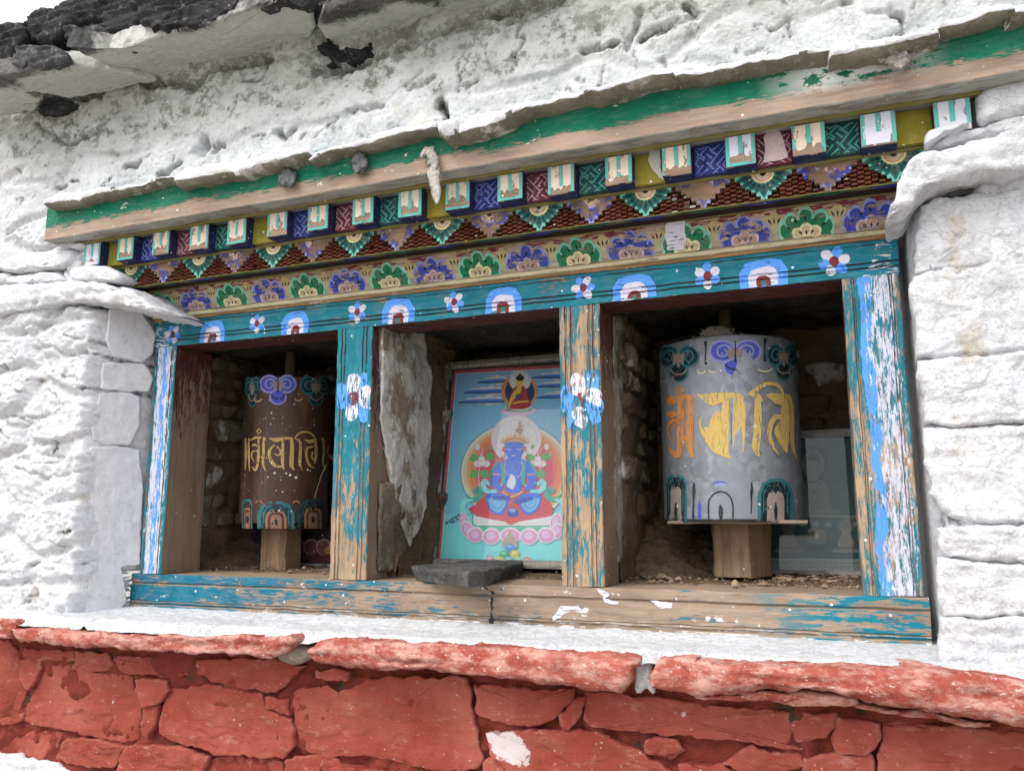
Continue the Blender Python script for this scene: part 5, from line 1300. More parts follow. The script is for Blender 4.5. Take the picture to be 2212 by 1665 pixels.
# painting on the right-hand wheel, traced from the enlarged tile at (1600, 600)
OR, YE = H('#d08a4a', .9), H('#d6b76a', .9)
KT, KD, KM, VI, LV, GY = H('#2f6f78'), H('#12282e'), H('#1e4850'), H('#4d55b8'), H('#8f93c8'), H('#8f7f78')
MPR, MPL = cylmap(T6, 1.286, .28, .138), cylmap(T4, .184, .27, .108)
def DR(base=.0009, j=2.5, r=3): return Decal(MPR, base=base, step=.00005, jit=j, rings=r)
def DL(base=.0009, j=2.0, r=3): return Decal(MPL, base=base, step=.00005, jit=j, rings=r)
def scroll(d, cx, cy, s, sx, rim, fil, core, line):
    X = lambda a: cx + a * s * sx
    Yy = lambda b: cy + b * s
    for sg in (-1, 1):
        d.ell(X(sg * 66), Yy(-20), 74 * s * sx, 70 * s, rim, n=20)
    d.ell(X(0), Yy(75), 66 * s * sx, 62 * s, rim, n=20)
    for sg in (-1, 1):
        d.ell(X(sg * 66), Yy(-20), 60 * s * sx, 56 * s, fil, n=20)
    d.ell(X(0), Yy(78), 54 * s * sx, 48 * s, fil, n=20)
    d.poly([(X(-40), Yy(-55)), (X(40), Yy(-55)), (X(34), Yy(30)), (X(-34), Yy(30))], GY)
    for sg in (-1, 1):
        a = np.radians(np.linspace(200, 620, 24)); r = np.linspace(46, 12, 24) * s
        d.rib(np.c_[X(sg * 62) + sg * r * np.cos(a) * sx, Yy(-16) + r * np.sin(a)], np.linspace(14, 8, 24) * s, core, smooth=0)
    d.arc(X(0), Yy(48), 52 * s * sx, 42 * s, 10, 170, 9 * s, line, 14)
    d.rib([(X(0), Yy(-85)), (X(0), Yy(-20)), (X(0), Yy(45))], [6 * s, 8 * s, 14 * s], line)
for a in ((138, 680, 1.0, .92, KT, KD, KT, GY), (478, 650, 1.0, 1.15, LV, VI, LV, KD), (768, 672, 1.0, .75, KT, KD, KT, GY)):
    d = DR(); scroll(d, *a); d.build('painted_scroll', P_DRUM, drR)
for cx, cy in ((300, 640), (655, 620)): d = DR(.0016); d.rib([(cx, cy - 70), (cx, cy), (cx, cy + 70)], [20, 8, 16], KD); d.build('painted_drop', P_DRUM, drR)
for cx, cy, r in ((275, 745, 26), (345, 740, 26), (655, 735, 44), (48, 800, 18)): d = DR(.0016); d.arc(cx, cy - 8, r, 24, 20, 160, 9, H('#cfc6a6'), 8); d.build('painted_crescent', P_DRUM, drR)
for cx, cy, w, rim, fil in ((122, 1590, 66, KT, KD), (720, 1585, 108, KT, KD)):
    top = 1360 if w < 100 else 1388
    d = DR()
    def dome(w, t, b=1655): return [(cx - w, b - 12), (cx - w, t + w * .9), (cx - w * .75, t + w * .28), (cx - w * .3, t + 4), (cx + w * .3, t + 4), (cx + w * .75, t + w * .28), (cx + w, t + w * .9), (cx + w, b)]
    d.poly(dome(w, top), rim); d.poly(dome(w * .80, top + 18), fil); d.poly(dome(w * .48, top + 74), H('#9a8c86'))
    d.rib([(cx, 1640), (cx, 1580), (cx, 1530)], [10, 20, 5], KD); d.build('painted_arch', P_DRUM, drR)
for cx in (225, 572): d = DR(.0016); d.rib([(cx, 1640), (cx + 2, 1520), (cx + 4, 1460), (cx + 4, 1412)], [10, 8, 18, 6], KD); d.build('painted_drop', P_DRUM, drR)
d = DR(.0016)
d.arc(390, 1560, 74, 92, 180, 360, 9, KD, 18); d.rib([(318, 1640), (316, 1560)], 9, KD, smooth=0); d.rib([(464, 1640), (464, 1560)], 9, KD, smooth=0)
d.rib([(390, 1640), (390, 1580), (388, 1545)], [14, 26, 6], KD)
tag(d.build('painted_arch', P_DRUM, drR), kind=None)
d = DR(.0008, 3, 2)
d.arc(390, 1560, 112, 132, 185, 355, 16, LV, 18); d.arc(390, 1560, 128, 150, 185, 355, 8, VI, 18); d.rib([(262, 1640), (264, 1540)], 20, VI, smooth=0); d.rib([(510, 1640), (512, 1540)], 22, VI, smooth=0)
d.build('worn_arch', P_WORN, drR)
d = DR(.0014)
# first syllable
d.rib([(145, 840), (170, 866), (146, 888), (122, 866)], 12, OR, closed=True, smooth=0)
d.poly([(58, 912), (80, 900), (112, 902), (138, 905), (140, 925), (105, 950), (75, 946)], OR)
d.rib([(100, 908), (160, 908), (205, 905), (212, 930)], [22, 28, 30, 26], OR)
d.rib([(152, 900), (152, 1000), (150, 1120), (148, 1215), (128, 1250), (100, 1232), (74, 1190)], [34, 42, 42, 42, 34, 24, 6], OR)
d.rib([(204, 905), (206, 1000), (205, 1120), (206, 1200), (226, 1262)], [32, 40, 40, 36, 22], OR)
d.poly([(62, 1002), (96, 982), (132, 1000), (130, 1012), (98, 1032), (80, 1022)], OR)
d.rib([(140, 1040), (104, 1046), (80, 1070), (74, 1110), (88, 1150), (104, 1164)], [18, 20, 16, 12, 12, 8], OR); d.rib([(150, 1150), (205, 1150)], 20, OR, smooth=0); d.rib([(130, 1046), (118, 1075), (105, 1090)], [10, 14, 6], OR)
d.build('painted_letter', P_GOLD, drR); d = DR(.0014)
# second syllable
d.poly([(244, 884), (330, 882), (400, 876), (470, 880), (480, 905), (430, 918), (390, 940), (340, 956), (300, 938), (290, 925), (265, 910)], YE)
d.rib([(440, 895), (490, 893), (515, 920)], [30, 34, 44], YE)
d.poly([(402, 930), (440, 918), (440, 1000), (438, 1150), (436, 1250), (452, 1272), (415, 1255), (370, 1215), (325, 1165), (300, 1120), (292, 1080), (318, 1090), (330, 1040), (348, 1000), (370, 985), (392, 1000)], YE)
d.rib([(278, 1016), (268, 1060), (282, 1110), (318, 1170), (370, 1225), (440, 1262)], [6, 16, 20, 30, 36, 14], YE)
d.rib([(492, 900), (502, 980), (500, 1080), (498, 1160), (496, 1228)], [60, 74, 74, 72, 62], YE)
d.rib([(452, 1000), (452, 1180)], 6, H('#5c6268'), smooth=0)
d.build('painted_letter', P_GOLD, drR); d = DR(.0014)
# third syllable
d.rib([(556, 888), (600, 862), (655, 828), (715, 826), (752, 856), (766, 895)], [14, 24, 22, 22, 20, 12], YE)
d.rib([(560, 886), (610, 900), (634, 930)], [10, 34, 24], YE); d.rib([(612, 900), (614, 1000), (608, 1120), (600, 1210), (618, 1256)], [34, 46, 46, 46, 14], YE)
d.poly([(660, 890), (695, 876), (790, 884), (792, 930), (760, 952), (720, 946), (688, 918)], YE)
d.rib([(772, 900), (776, 1000), (774, 1120), (772, 1190), (790, 1240)], [40, 50, 60, 46, 10], YE)
d.rib([(762, 1018), (715, 1028), (690, 1070), (682, 1120), (700, 1190), (738, 1250)], [26, 30, 30, 26, 22, 6], YE); d.rib([(745, 1060), (728, 1100), (745, 1160), (770, 1190)], [10, 30, 30, 16], YE)
d.rib([(796, 890), (814, 960), (818, 1080), (820, 1190), (848, 1276)], [20, 26, 24, 22, 6], YE)
d.build('painted_letter', P_GOLD, drR)

# left-hand wheel, tile at (0, 600) and (0, 1202)
TL7 = lambda p: T4([(a, b) for a, b in p])
for a in ((1662, 842, .80, 1.0, LV, VI, LV, KD), (1890, 850, .80, .86, KT, KD, KT, GY), (1508, 855, .80, .45, KT, KD, KT, GY)):
    d = DL(); scroll(d, *a); d.build('painted_scroll', P_DRUM, drL)
for cx, cy in ((1540, 908), (1785, 905)): d = DL(.0016); d.arc(cx, cy, 24, 22, 20, 160, 7, H('#b9a27a'), 8); d.build('painted_crescent', P_DRUM, drL)
for cx, w, rim, fil, yy in ((1650, 112, KT, H('#24393c'), 1525), (1872, 92, KM, H('#241a1c'), 1510), (1478, 30, KT, H('#3c3030'), 1510)):
    bt = 1690; d = DL()
    def dome(w, t, b=bt): return [(cx - w, b), (cx - w, t + w * .7), (cx - w * .75, t + w * .2), (cx - w * .3, t + 2), (cx + w * .3, t + 2), (cx + w * .75, t + w * .2), (cx + w, t + w * .7), (cx + w, b)]
    d.poly(dome(w, yy), rim); d.poly(dome(w * .80, yy + 16), fil); d.poly(dome(w * .56, yy + 52), H('#9a6f52')); d.poly(dome(w * .44, yy + 64), H('#54352c')); d.poly(dome(w * .30, yy + 80), H('#8f6a5a'))
    d.ell(cx, yy + 125, 9, 22, KD, n=12); d.build('painted_arch', P_DRUM, drL)
for cx in (1548, 1772): d = DL(.0016); d.arc(cx, 1540, 20, 16, 180, 360, 7, H('#a9764a'), 8); d.build('painted_crescent', P_DRUM, drL)
GO = H('#b79a5e', 1.)
d = DL(.0014, 1.8)
def R_(*a, **k): d.rib(*a, **k)
def letter():
    global d
    d.build('painted_letter', P_GOLD, drL); d = DL(.0014, 1.8)
R_([(1468, 1150), (1470, 1250), (1466, 1340)], [8, 14, 6], GO); R_([(1486, 1150), (1488, 1250), (1492, 1345)], [8, 12, 6], GO)
letter()
R_([(1548, 1092), (1562, 1108), (1548, 1124), (1534, 1108)], 8, GO, closed=True, smooth=0)
R_([(1502, 1158), (1530, 1146), (1580, 1150), (1584, 1165)], [8, 14, 14, 10], GO)
R_([(1544, 1140), (1546, 1220), (1540, 1300), (1528, 1340), (1506, 1322)], [8, 14, 16, 12, 4], GO); R_([(1574, 1150), (1576, 1240), (1572, 1300), (1588, 1344)], [12, 15, 14, 5], GO)
R_([(1505, 1196), (1522, 1188), (1542, 1200)], [4, 12, 4], GO); R_([(1538, 1225), (1510, 1230), (1504, 1262), (1520, 1285)], [8, 9, 8, 5], GO); R_([(1545, 1262), (1574, 1262)], 8, GO, smooth=0)
letter()
R_([(1610, 1150), (1650, 1160), (1700, 1150), (1746, 1150)], [5, 24, 16, 14], GO); R_([(1692, 1150), (1690, 1240), (1688, 1300), (1700, 1338)], [14, 20, 18, 5], GO); R_([(1744, 1150), (1746, 1240), (1742, 1310), (1762, 1340)], [18, 26, 24, 6], GO)
R_([(1640, 1190), (1612, 1222), (1612, 1262), (1640, 1310), (1690, 1322)], [8, 16, 18, 20, 8], GO); R_([(1650, 1195), (1675, 1220), (1670, 1250), (1640, 1245)], [8, 10, 10, 6], GO)
letter()
R_([(1762, 1150), (1790, 1120), (1830, 1112), (1866, 1125), (1884, 1152)], [6, 11, 11, 10, 6], GO); R_([(1764, 1152), (1790, 1166), (1798, 1200), (1792, 1290), (1806, 1342)], [6, 16, 18, 18, 5], GO)
R_([(1822, 1158), (1856, 1170), (1890, 1154)], [5, 24, 10], GO); R_([(1886, 1160), (1890, 1240), (1882, 1300)], [12, 18, 10], GO); R_([(1876, 1200), (1838, 1210), (1832, 1260), (1850, 1310), (1884, 1330)], [10, 14, 14, 14, 4], GO); R_([(1870, 1228), (1862, 1262), (1882, 1282)], [8, 12, 6], GO)
R_([(1918, 1150), (1932, 1160), (1936, 1240), (1930, 1290), (1946, 1344)], [5, 14, 14, 14, 4], GO)
letter()
R_([(1960, 1160), (1985, 1152)], [5, 12], GO, smooth=0); R_([(1968, 1190), (1958, 1230), (1980, 1280)], [8, 10, 6], GO); R_([(1988, 1160), (1990, 1300)], 9, GO, smooth=0)
letter()
d = DL(.0018, 1.5)
R2 = d.rib; R2([(1950, 1310), (1915, 1390), (1880, 1510)], [8, 5, 3], H('#d8d4c8'))
for a, b_, r in ((1735, 1370, 9), (1770, 1385, 10), (1712, 1360, 6), (1690, 1470, 5)): d.ell(a, b_, r, r * .9, H('#d8d4c8'), n=10)
d.build('paint_run', P_DRUM, drL)
# tuft of fibre on the big wheel
tf = thing('fibre_tuft', 'tuft of pale fibre lying on top of the grey prayer wheel', 'tuft', (1.275, .20, .475))
V, F = [], []
for k in range(160):
    a = random.uniform(0, 6.28); r = random.uniform(.0, .035); c = np.array([1.275 + r * math.cos(a) * 1.2,   .185 + r * math.sin(a) * .6, .472]); top = c + np.array([random.gauss(0, .014), random.gauss(0, .01), random.uniform(.012, .030) * (1 - r / .06)])
    mid = (c + top) / 2 + np.array([random.gauss(0, .008), random.gauss(0, .006), .006]); b_ = len(V); s = .0011
    for p in (c, mid, top): V += [p - (s, 0, 0), p + (s, 0, 0)]
    F += [(b_, b_ + 1, b_ + 3, b_ + 2), (b_ + 2, b_ + 3, b_ + 5, b_ + 4)]
tag(mesh('fibres', V, F, m_plain('pale_fibre', (.42, .38, .31), .9), tf), kind='stuff')
rock('core', [(1.275 + .032 * math.cos(a), .490 + .017 * math.sin(a)) for a in np.linspace(0, 6.28, 12, endpoint=False)], np.array([0, .175, 0.]), .03, m_plain('pale_fibre_core', (.30, .27, .22), .9), tf, r=.02, rnd=.014, amp=.006, sc=60, res=.005)

# ------------------------------------------------------------------ framed pictures
TT = lambda p: zt(1050, 850, p, 1148 / 400.)
M_FRM = m_wood('picture_frame_wood', (.30, .26, .215), 'z', (.58, .55, .50), .62, seed=31, spl=.05)
M_FRW = m_wood('whitened_frame_wood', (.42, .38, .33), 'x', (.72, .71, .68), .72, seed=32, spl=.05); M_GLASS = m_glass('dusty_glass'); M_BACK = m_plain('back_board', (.10, .08, .06))
P_PRT = m_paint('printed_picture', 0, 60, (1, 1, 1), .10, .55); P_DARK = m_paint('faded_print', 0, 60, (1, 1, 1), .3, .6)
def picture(label, x0, x1, y0, z0, y1, z1, fw, mat):
    """leaning picture: foot at y0, z0, head at y1, z1"""
    t = thing('framed_picture', label, 'framed picture', ((x0 + x1) / 2, y0, z0), 'framed pictures in the niche')
    o = np.array([x0, y0, z0]); ex = np.array([1., 0, 0]); ez = np.array([0, y1 - y0, z1 - z0]); L = np.linalg.norm(ez); ez /= L; en = np.cross(ex, ez)
    W = x1 - x0
    def bar(name, a0, a1, b0, b1):
        V = []; 
        for h, e in ((.0, 0), (.010, .0015), (.010, .0015)): pass
        n = 9; F = []; hor = (a1 - a0) > (b1 - b0); ring = 5
        for k in range(n):
            s = k / (n - 1)
            pr = [(0, 0), (0, .009), (.35, .012), (1, .006), (1, 0)]
            for f, h in pr:
                a, b = (a0 + (a1 - a0) * s, b0 + (b1 - b0) * f) if hor else (a0 + (a1 - a0) * f, b0 + (b1 - b0) * s)
                V.append(o + ex * a + ez * b + en * (h + .0008 * random.gauss(0, 1)))
        for k in range(n - 1):
            for i in range(ring): F.append((k * ring + i, k * ring + (i + 1) % ring, (k + 1) * ring + (i + 1) % ring, (k + 1) * ring + i))
        F += [tuple(range(ring)), tuple((n - 1) * ring + i for i in range(ring))]
        return mesh(name, V, F, mat, t)
    bar('frame_bar', 0, fw, fw, L - fw); bar('frame_bar', W - fw, W, fw, L - fw); bar('frame_bar', 0, W, 0, fw - .0005); bar('frame_bar', 0, W, L - fw + .0005, L)
    q = lambda a, b, h: o + ex * a + ez * b + en * h
    mesh('back_board', [q(.002, .002, -.004), q(W - .002, .002, -.004), q(W - .002, L - .002, -.004), q(.002, L - .002, -.004)], [(0, 1, 2, 3)], M_BACK, t)
    g = mesh('glass', [q(fw * .8, fw * .8, .0075), q(W - fw * .8, fw * .8, .0075), q(W - fw * .8, L - fw * .8, .0075), q(fw * .8, L - fw * .8, .0075)], [(0, 1, 2, 3)], M_GLASS, t)
    return t, o, en
pc, o, en = picture('large leaning picture of a blue seated deity under glass', .580, .992, .300, .012, .366, .510, .019, M_FRM)
d = Decal(plane_mp(TT, o - en * .0035, en), base=.0003, step=.00003, jit=.9)
SKY1, SKY2, TQ, RD = H('#76a6c4'), H('#6fb0dc'), H('#74dcd2'), H('#b04a52')
Lx = lambda y: 190 + (72 - 190) * (y - 150) / 1350.
Rx = lambda y: 1075 + (1055 - 1075) * (y - 150) / 1350.
row = lambda y, e=0: [(Lx(y) - e, y + (Rx(y) - Lx(y)) * 0), (Rx(y) + e, y + .0)]
def band(ya, yb, sa, sb, col, e=0): d.poly([(Lx(ya) - e, ya), (Rx(ya) + e, ya + sa), (Rx(yb) + e, yb + sb), (Lx(yb) - e, yb)], col)
band(158, 1510, -52, 18, RD, 24); band(178, 1495, -50, 16, H('#d9c9b8'), 5)
n = 8; 
def lerp(a, b, t): return tuple(x + (y - x) * t for x, y in zip(a, b))
for k in range(10): band(182 + k * 100.4, 182 + (k + 1) * 100.4 + 1, -50 + k * 6, -50 + (k + 1) * 6, lerp(SKY1, SKY2, k / 9))
band(1185, 1490, 10, 16, TQ); band(1160, 1188, 8, 10, lerp(SKY2, TQ, .5))
CB, CW_, CD = H('#3f72b4'), H('#dfe8f0'), H('#1d3358')
for (a, b, y) in ((335, 545, 240), (235, 530, 312), (192, 520, 380), (715, 1070, 205), (735, 1072, 270), (740, 1074, 345)):
    L_ = b - a
    for k, (fx, r) in enumerate(((.30, 20), (.48, 30), (.66, 38), (.85, 30))): d.ell(a + L_ * fx, y - 16, L_ * .13, r, CW_)
    d.poly([(a, y - 2), (a + L_ * .25, y - 20), (a + L_ * .5, y - 22), (a + L_ * .8, y - 26), (b, y - 22), (b, y), (a + 10, y + 6)], CB); d.rib([(a, y), (a + L_ * .5, y + 2), (b, y - 4)], 9, CD, smooth=0)
# small seated buddha above
d.ell(625, 300, 128, 122, H('#e9824e')); d.ell(628, 305, 104, 104, H('#26365c')); d.ell(630, 228, 76, 72, H('#ece8dc'))
d.ell(622, 438, 126, 36, H('#e2a0b4')); d.ell(622, 428, 96, 20, H('#5f8f74')); d.ell(622, 414, 92, 22, H('#eceaea'))
d.poly([(540, 420), (552, 370), (575, 300), (600, 268), (650, 262), (676, 296), (690, 360), (708, 400), (660, 424), (600, 426)], H('#9c2c34'), 3)
d.poly([(570, 330), (600, 290), (618, 268), (640, 270), (634, 310), (600, 345), (575, 372), (556, 415), (544, 412)], H('#d8b03e'), 2)
d.ell(622, 340, 24, 20, H('#39406a')); d.rib([(580, 385), (640, 375), (690, 372)], 12, H('#d8b03e')); d.ell(630, 238, 27, 34, H('#dcb444')); d.ell(630, 208, 30, 20, H('#1c1c22')); d.ell(630, 188, 10, 12, H('#1c1c22')); d.rib([(616, 234), (626, 235)], 2.5, BLK, smooth=0); d.rib([(636, 235), (646, 234)], 2.5, BLK, smooth=0); d.rib([(626, 254), (636, 254)], 2.5, MR, smooth=0)
# great halo
for k, (rx, ry, c) in enumerate(((388, 352, '#5a6a8a'), (383, 347, '#f0c4b4'), (366, 332, '#efae8c'), (345, 314, '#ee9060'), (322, 298, '#e8784a'), (300, 282, '#dd7058'), (284, 270, '#c25c5c'), (262, 250, '#b04e5c'))): d.ell(600, 872, rx, ry, H(c), n=40)
d.ell(604, 636, 178, 172, H('#dba4bc')); d.ell(604, 636, 172, 166, H('#ecc0d0')); d.ell(606, 644, 148, 142, H('#dba4bc')); d.ell(606, 644, 144, 138, H('#eef0f0'))
# flowers and leaves
GL, PK, PK2 = H('#4f9a58'), H('#f2cfd8'), H('#d98fa6')
for fx, s in ((362, 1), (756, -1)):
    d.rib([(fx - 10 * s, 1010), (fx - 22 * s, 900), (fx, 760), (fx + 10 * s, 700)], 6, H('#d9a9b8')); d.rib([(fx, 760), (fx - 30 * s, 690)], 5, H('#d9a9b8')); 
    for (lx, ly, a) in ((-55, 768, 2.9), (58, 758, .3), (-52, 880, 2.7), (20, 880, .5), (-38, 690, 2.2), (62, 700, .6)): leafmark(d, fx + lx, ly, 76 if ly > 720 else 40, 62 if ly > 720 else 26, a, GL)
    for (px, py, r) in ((-30, 808, 30), (30, 808, 30), (0, 800, 34), (0, 772, 24)): d.ell(fx + px, py, r, r * .85, PK2); d.ell(fx + px, py, r * .86, r * .7, PK)
    d.ell(fx + s * 62 * (-1 if s > 0 else -1) * 0 + (60 if s < 0 else -30), 690, 18, 22, PK)
# seat
d.ell(570, 1130, 300, 60, H('#a8404c')); d.poly([(320, 1090), (380, 1040), (500, 1010), (660, 1010), (790, 1040), (850, 1090), (850, 1170), (770, 1200), (660, 1206), (570, 1236), (480, 1206), (380, 1196), (310, 1160)], H('#b6464e'), 3)
d.poly([(300, 1172), (360, 1182), (440, 1200), (520, 1212), (565, 1240), (620, 1214), (700, 1200), (790, 1186), (862, 1172), (855, 1232), (820, 1242), (330, 1242), (300, 1225)], H('#f0eef0')); d.rib([(296, 1160), (300, 1228), (330, 1248), (820, 1248), (856, 1232), (864, 1165)], 9, H('#3f9078'), smooth=0); d.rib([(330, 1258), (830, 1258)], 22, H('#4fa890'), smooth=0)
LP, LPW = H('#dc86aa'), H('#f6e4ec')
for cx, cy, rx, ry, a in ((236, 1205, 36, 62, -.3), (262, 1270, 44, 66, -.35), (318, 1306, 58, 58, -.2), (880, 1215, 40, 70, .3), (890, 1280, 44, 60, .3), (815, 1308, 64, 58, .2), (430, 1316, 66, 60, -.1), (694, 1316, 66, 60, .1), (562, 1312, 74, 60, 0)):
    d.ell(cx, cy, rx, ry, LPW, a); d.ell(cx, cy + 4, rx * .86, ry * .82, LP, a); d.ell(cx - 4, cy - 4, rx * .5, ry * .5, H('#e8a4c0'), a)
# deity
DB, DB2, DB3 = H('#2f63c4'), H('#234a98'), H('#5f9fe4')
TQS, TGS = H('#76d8cc'), H('#3f9488')
for s in (1, -1):
    X = lambda a: 1170 - a if s < 0 else a
    for pth, wd, c in (([(300, 1010), (340, 990), (345, 1040), (290, 1060), (250, 1020)], [30, 46, 40, 30, 8], TGS), ([(300, 1060), (240, 1075), (228, 1130), (280, 1150)], [12, 40, 40, 14], TQS),
                       ([(420, 960), (385, 930), (372, 960), (400, 1000), (460, 1000), (510, 950)], [16, 32, 36, 34, 26, 8], TQS), ([(500, 790), (455, 850), (450, 930), (480, 1000)], [30, 50, 44, 20], TGS)):
        d.rib([(X(a), b) for a, b in pth], wd, c)
    d.rib([(X(505), 800), (X(470), 880), (X(455), 950), (X(500), 990)], [52, 62, 50, 30], DB); d.rib([(X(440), 880), (X(490), 885)], 12, H('#c08a6a'), smooth=0)
    d.poly([(X(392), 1040), (X(430), 1012), (X(545), 1030), (X(548), 1080), (X(525), 1140), (X(480), 1168), (X(425), 1140), (X(400), 1090)], DB, 3)
    d.poly([(X(402), 1052), (X(470), 1052), (X(530), 1072), (X(514), 1122), (X(478), 1150), (X(432), 1126), (X(412), 1090)], DB3, 3); d.arc(X(470), 1062, 46, 60, 20, 160, 4, DB2, 10)
d.poly([(508, 790), (560, 770), (620, 770), (668, 790), (680, 870), (640, 960), (636, 1012), (530, 1012), (525, 960), (488, 870)], DB, 2)
d.rib([(500, 800), (515, 880), (505, 960)], [24, 30, 20], TGS); d.rib([(660, 800), (650, 880), (655, 960)], [24, 30, 20], TGS)
d.rib([(505, 990), (560, 1020), (620, 1020), (660, 985)], 14, H('#c85a4e')); d.rib([(505, 1003), (570, 1040), (650, 1003)], 9, H('#dcb64a'))
d.rib([(440, 1046), (500, 1048), (560, 1040)], [24, 30, 24], DB2); d.rib([(590, 1070), (650, 1066), (720, 1050)], [30, 36, 20], DB2); d.poly([(540, 1150), (566, 1120), (600, 1120), (622, 1160), (600, 1180), (550, 1176)], DB2, 2); d.ell(578, 1135, 24, 14, DB3)
d.rib([(540, 800), (590, 830), (640, 800)], 9, H('#d9a470')); d.rib([(530, 780), (520, 850), (560, 900), (610, 905), (650, 850), (640, 780)], 5, H('#d9a470'))
for s in (-1, 1): d.poly([(580 + s * 4, 800), (580 + s * 36, 790), (580 + s * 56, 812), (580 + s * 40, 870), (580 + s * 22, 930), (580 + s * 2, 925)], H('#4a70cc'), 2); d.rib([(580 + s * 14, 800), (580 + s * 20, 860)], 3, DB2, smooth=0); d.rib([(580 + s * 30, 800), (580 + s * 32, 850)], 3, DB2, smooth=0)
d.poly([(556, 900), (570, 880), (592, 900), (602, 940), (585, 985), (566, 985), (536, 960)], H('#f0f2f4'), 2)
d.ell(588, 696, 70, 72, DB); d.ell(588, 742, 52, 40, DB); d.rib([(520, 690), (512, 740), (500, 800)], [20, 26, 12], H('#b0483c')); d.rib([(656, 690), (668, 740), (680, 780)], [20, 26, 12], H('#b0483c'))
for s in (-1, 1):
    d.rib([(588 + s * 18, 672), (588 + s * 36, 668), (588 + s * 54, 676)], 4, DB2); d.rib([(588 + s * 18, 702), (588 + s * 34, 710), (588 + s * 52, 704)], 5, H('#e6eaf4')); d.ell(588 + s * 78, 740, 12, 20, H('#e8d8b8'))
d.rib([(588, 690), (584, 722), (596, 726)], 3, DB2); d.rib([(570, 748), (584, 752), (600, 746)], 6, H('#e6e0ea')); d.rib([(574, 757), (598, 756)], 3, H('#a04058'), smooth=0)
CRN = H('#c09a7a')
for dx, h in ((-80, 30), (-52, 48), (-26, 58), (0, 66), (26, 62), (54, 52), (84, 34)): d.poly([(592 + dx - 17, 652 - abs(dx) * -.15), (592 + dx - 8, 652 - h * .6), (592 + dx, 652 - h), (592 + dx + 8, 652 - h * .6), (592 + dx + 17, 652 + abs(dx) * .15)], CRN)
d.rib([(510, 662), (550, 640), (590, 632), (640, 640), (676, 664)], 12, H('#a9784e')); d.ell(622, 575, 26, 15, H('#8a7068')); d.ell(628, 545, 16, 9, H('#a07864')); d.poly([(616, 600), (622, 520), (636, 512), (640, 600)], H('#a48272'))
# jewels
d.poly([(505, 1390), (520, 1340), (545, 1300), (560, 1270), (575, 1310), (600, 1345), (612, 1395)], H('#9b8f78'), 2)
for cx, cy, c in ((560, 1395, '#3f7ecb'), (518, 1442, '#3f9a68'), (592, 1440, '#d99a4a'), (420, 1480, '#d77a8a'), (486, 1485, '#d9b04a'), (552, 1485, '#5fa8d8'), (618, 1485, '#6fc08a'), (680, 1488, '#c86a70')): d.ell(cx, cy, 33, 28, H(c)); d.ell(cx - 4, cy - 8, 16, 9, tuple(min(1, x * 1.9 + .05) for x in H(c)))
# inscription
INK = H('#17405a')
for pth in ([(106, 1226), (128, 1216), (124, 1204)], [(112, 1214), (122, 1232)], [(132, 1212), (160, 1192), (156, 1182)], [(140, 1196), (152, 1206)], [(162, 1190), (190, 1176), (206, 1158)], [(178, 1172), (184, 1188)], [(192, 1164), (206, 1168)], [(140, 1222), (160, 1214), (176, 1210)], [(146, 1212), (150, 1226)], [(162, 1206), (166, 1222)], [(182, 1200), (204, 1192)]): d.rib(pth, 6, INK, smooth=0)
d.C = [tuple(min(.92, x * 1.7 + .012) for x in c) for c in d.C]; d.build('print', P_PRT, pc)

TR = lambda p: zt(1550, 780, p, 1537 / 600.)
pr, o2, en2 = picture('dim teal picture of a seated figure behind the grey prayer wheel', 1.318, 1.72, .420, .000, .440, .312, .017, M_FRW)
d = Decal(plane_mp(TR, o2 - en2 * .0035, en2), base=.0003, step=.00003, jit=1.2)
DK1, DK2, DKT, DKB = H('#3a5a62'), H('#24464e'), H('#56787c'), H('#6c6f6a')
d.poly([(820, 730), (1700, 690), (1750, 1640), (830, 1600)], DK1); d.poly([(830, 1490), (1750, 1500), (1750, 1640), (830, 1600)], H('#8a9492'))
d.ell(1115, 890, 90, 100, DK2); d.ell(1115, 905, 74, 84, DKT); d.ell(1115, 925, 46, 56, DKB); d.poly([(1070, 880), (1085, 845), (1115, 825), (1150, 845), (1162, 885)], H('#2a3c40')); d.rib([(1095, 930), (1110, 934)], 3, BLK, smooth=0); d.rib([(1125, 934), (1142, 930)], 3, BLK, smooth=0)
d.poly([(1030, 1060), (1060, 1000), (1110, 985), (1170, 1000), (1210, 1070), (1230, 1180), (1280, 1215), (960, 1215), (1010, 1150)], H('#66756f'), 2); d.rib([(1055, 975), (1075, 1005), (1110, 1015), (1150, 1000), (1168, 970)], 12, DK2); d.rib([(1060, 1010), (1110, 1080), (1170, 1010)], 5, DK2); d.ell(1122, 1080, 9, 12, DK2)
for y, x0_, x1_ in ((1130, 1070, 1180), (1160, 1050, 1210), (1195, 1040, 1290)): d.rib([(x0_, y), ((x0_ + x1_) / 2, y + 14), (x1_, y)], 9, DKT)
d.rib([(880, 1225), (1420, 1232)], 16, H('#7d8478'), smooth=0)
for cx in (980, 1050, 1130, 1210, 1290, 1370): d.ell(cx, 1275, 36, 26, H('#2c6470')); d.ell(cx, 1280, 22, 15, H('#87897a'))
for cx in (960, 1320): d.ell(cx, 1290, 50, 54, H('#5f6a66')); d.ell(cx, 1296, 40, 44, H('#787d76')); d.ell(cx, 1286, 16, 22, DKB); d.poly([(cx - 50, 1420), (cx - 34, 1350), (cx, 1312), (cx + 36, 1350), (cx + 52, 1420)], H('#7f8078'), 2); d.ell(cx, 1436, 80, 16, H('#6b5a54')); d.ell(cx, 1446, 96, 14, H('#77807c'))
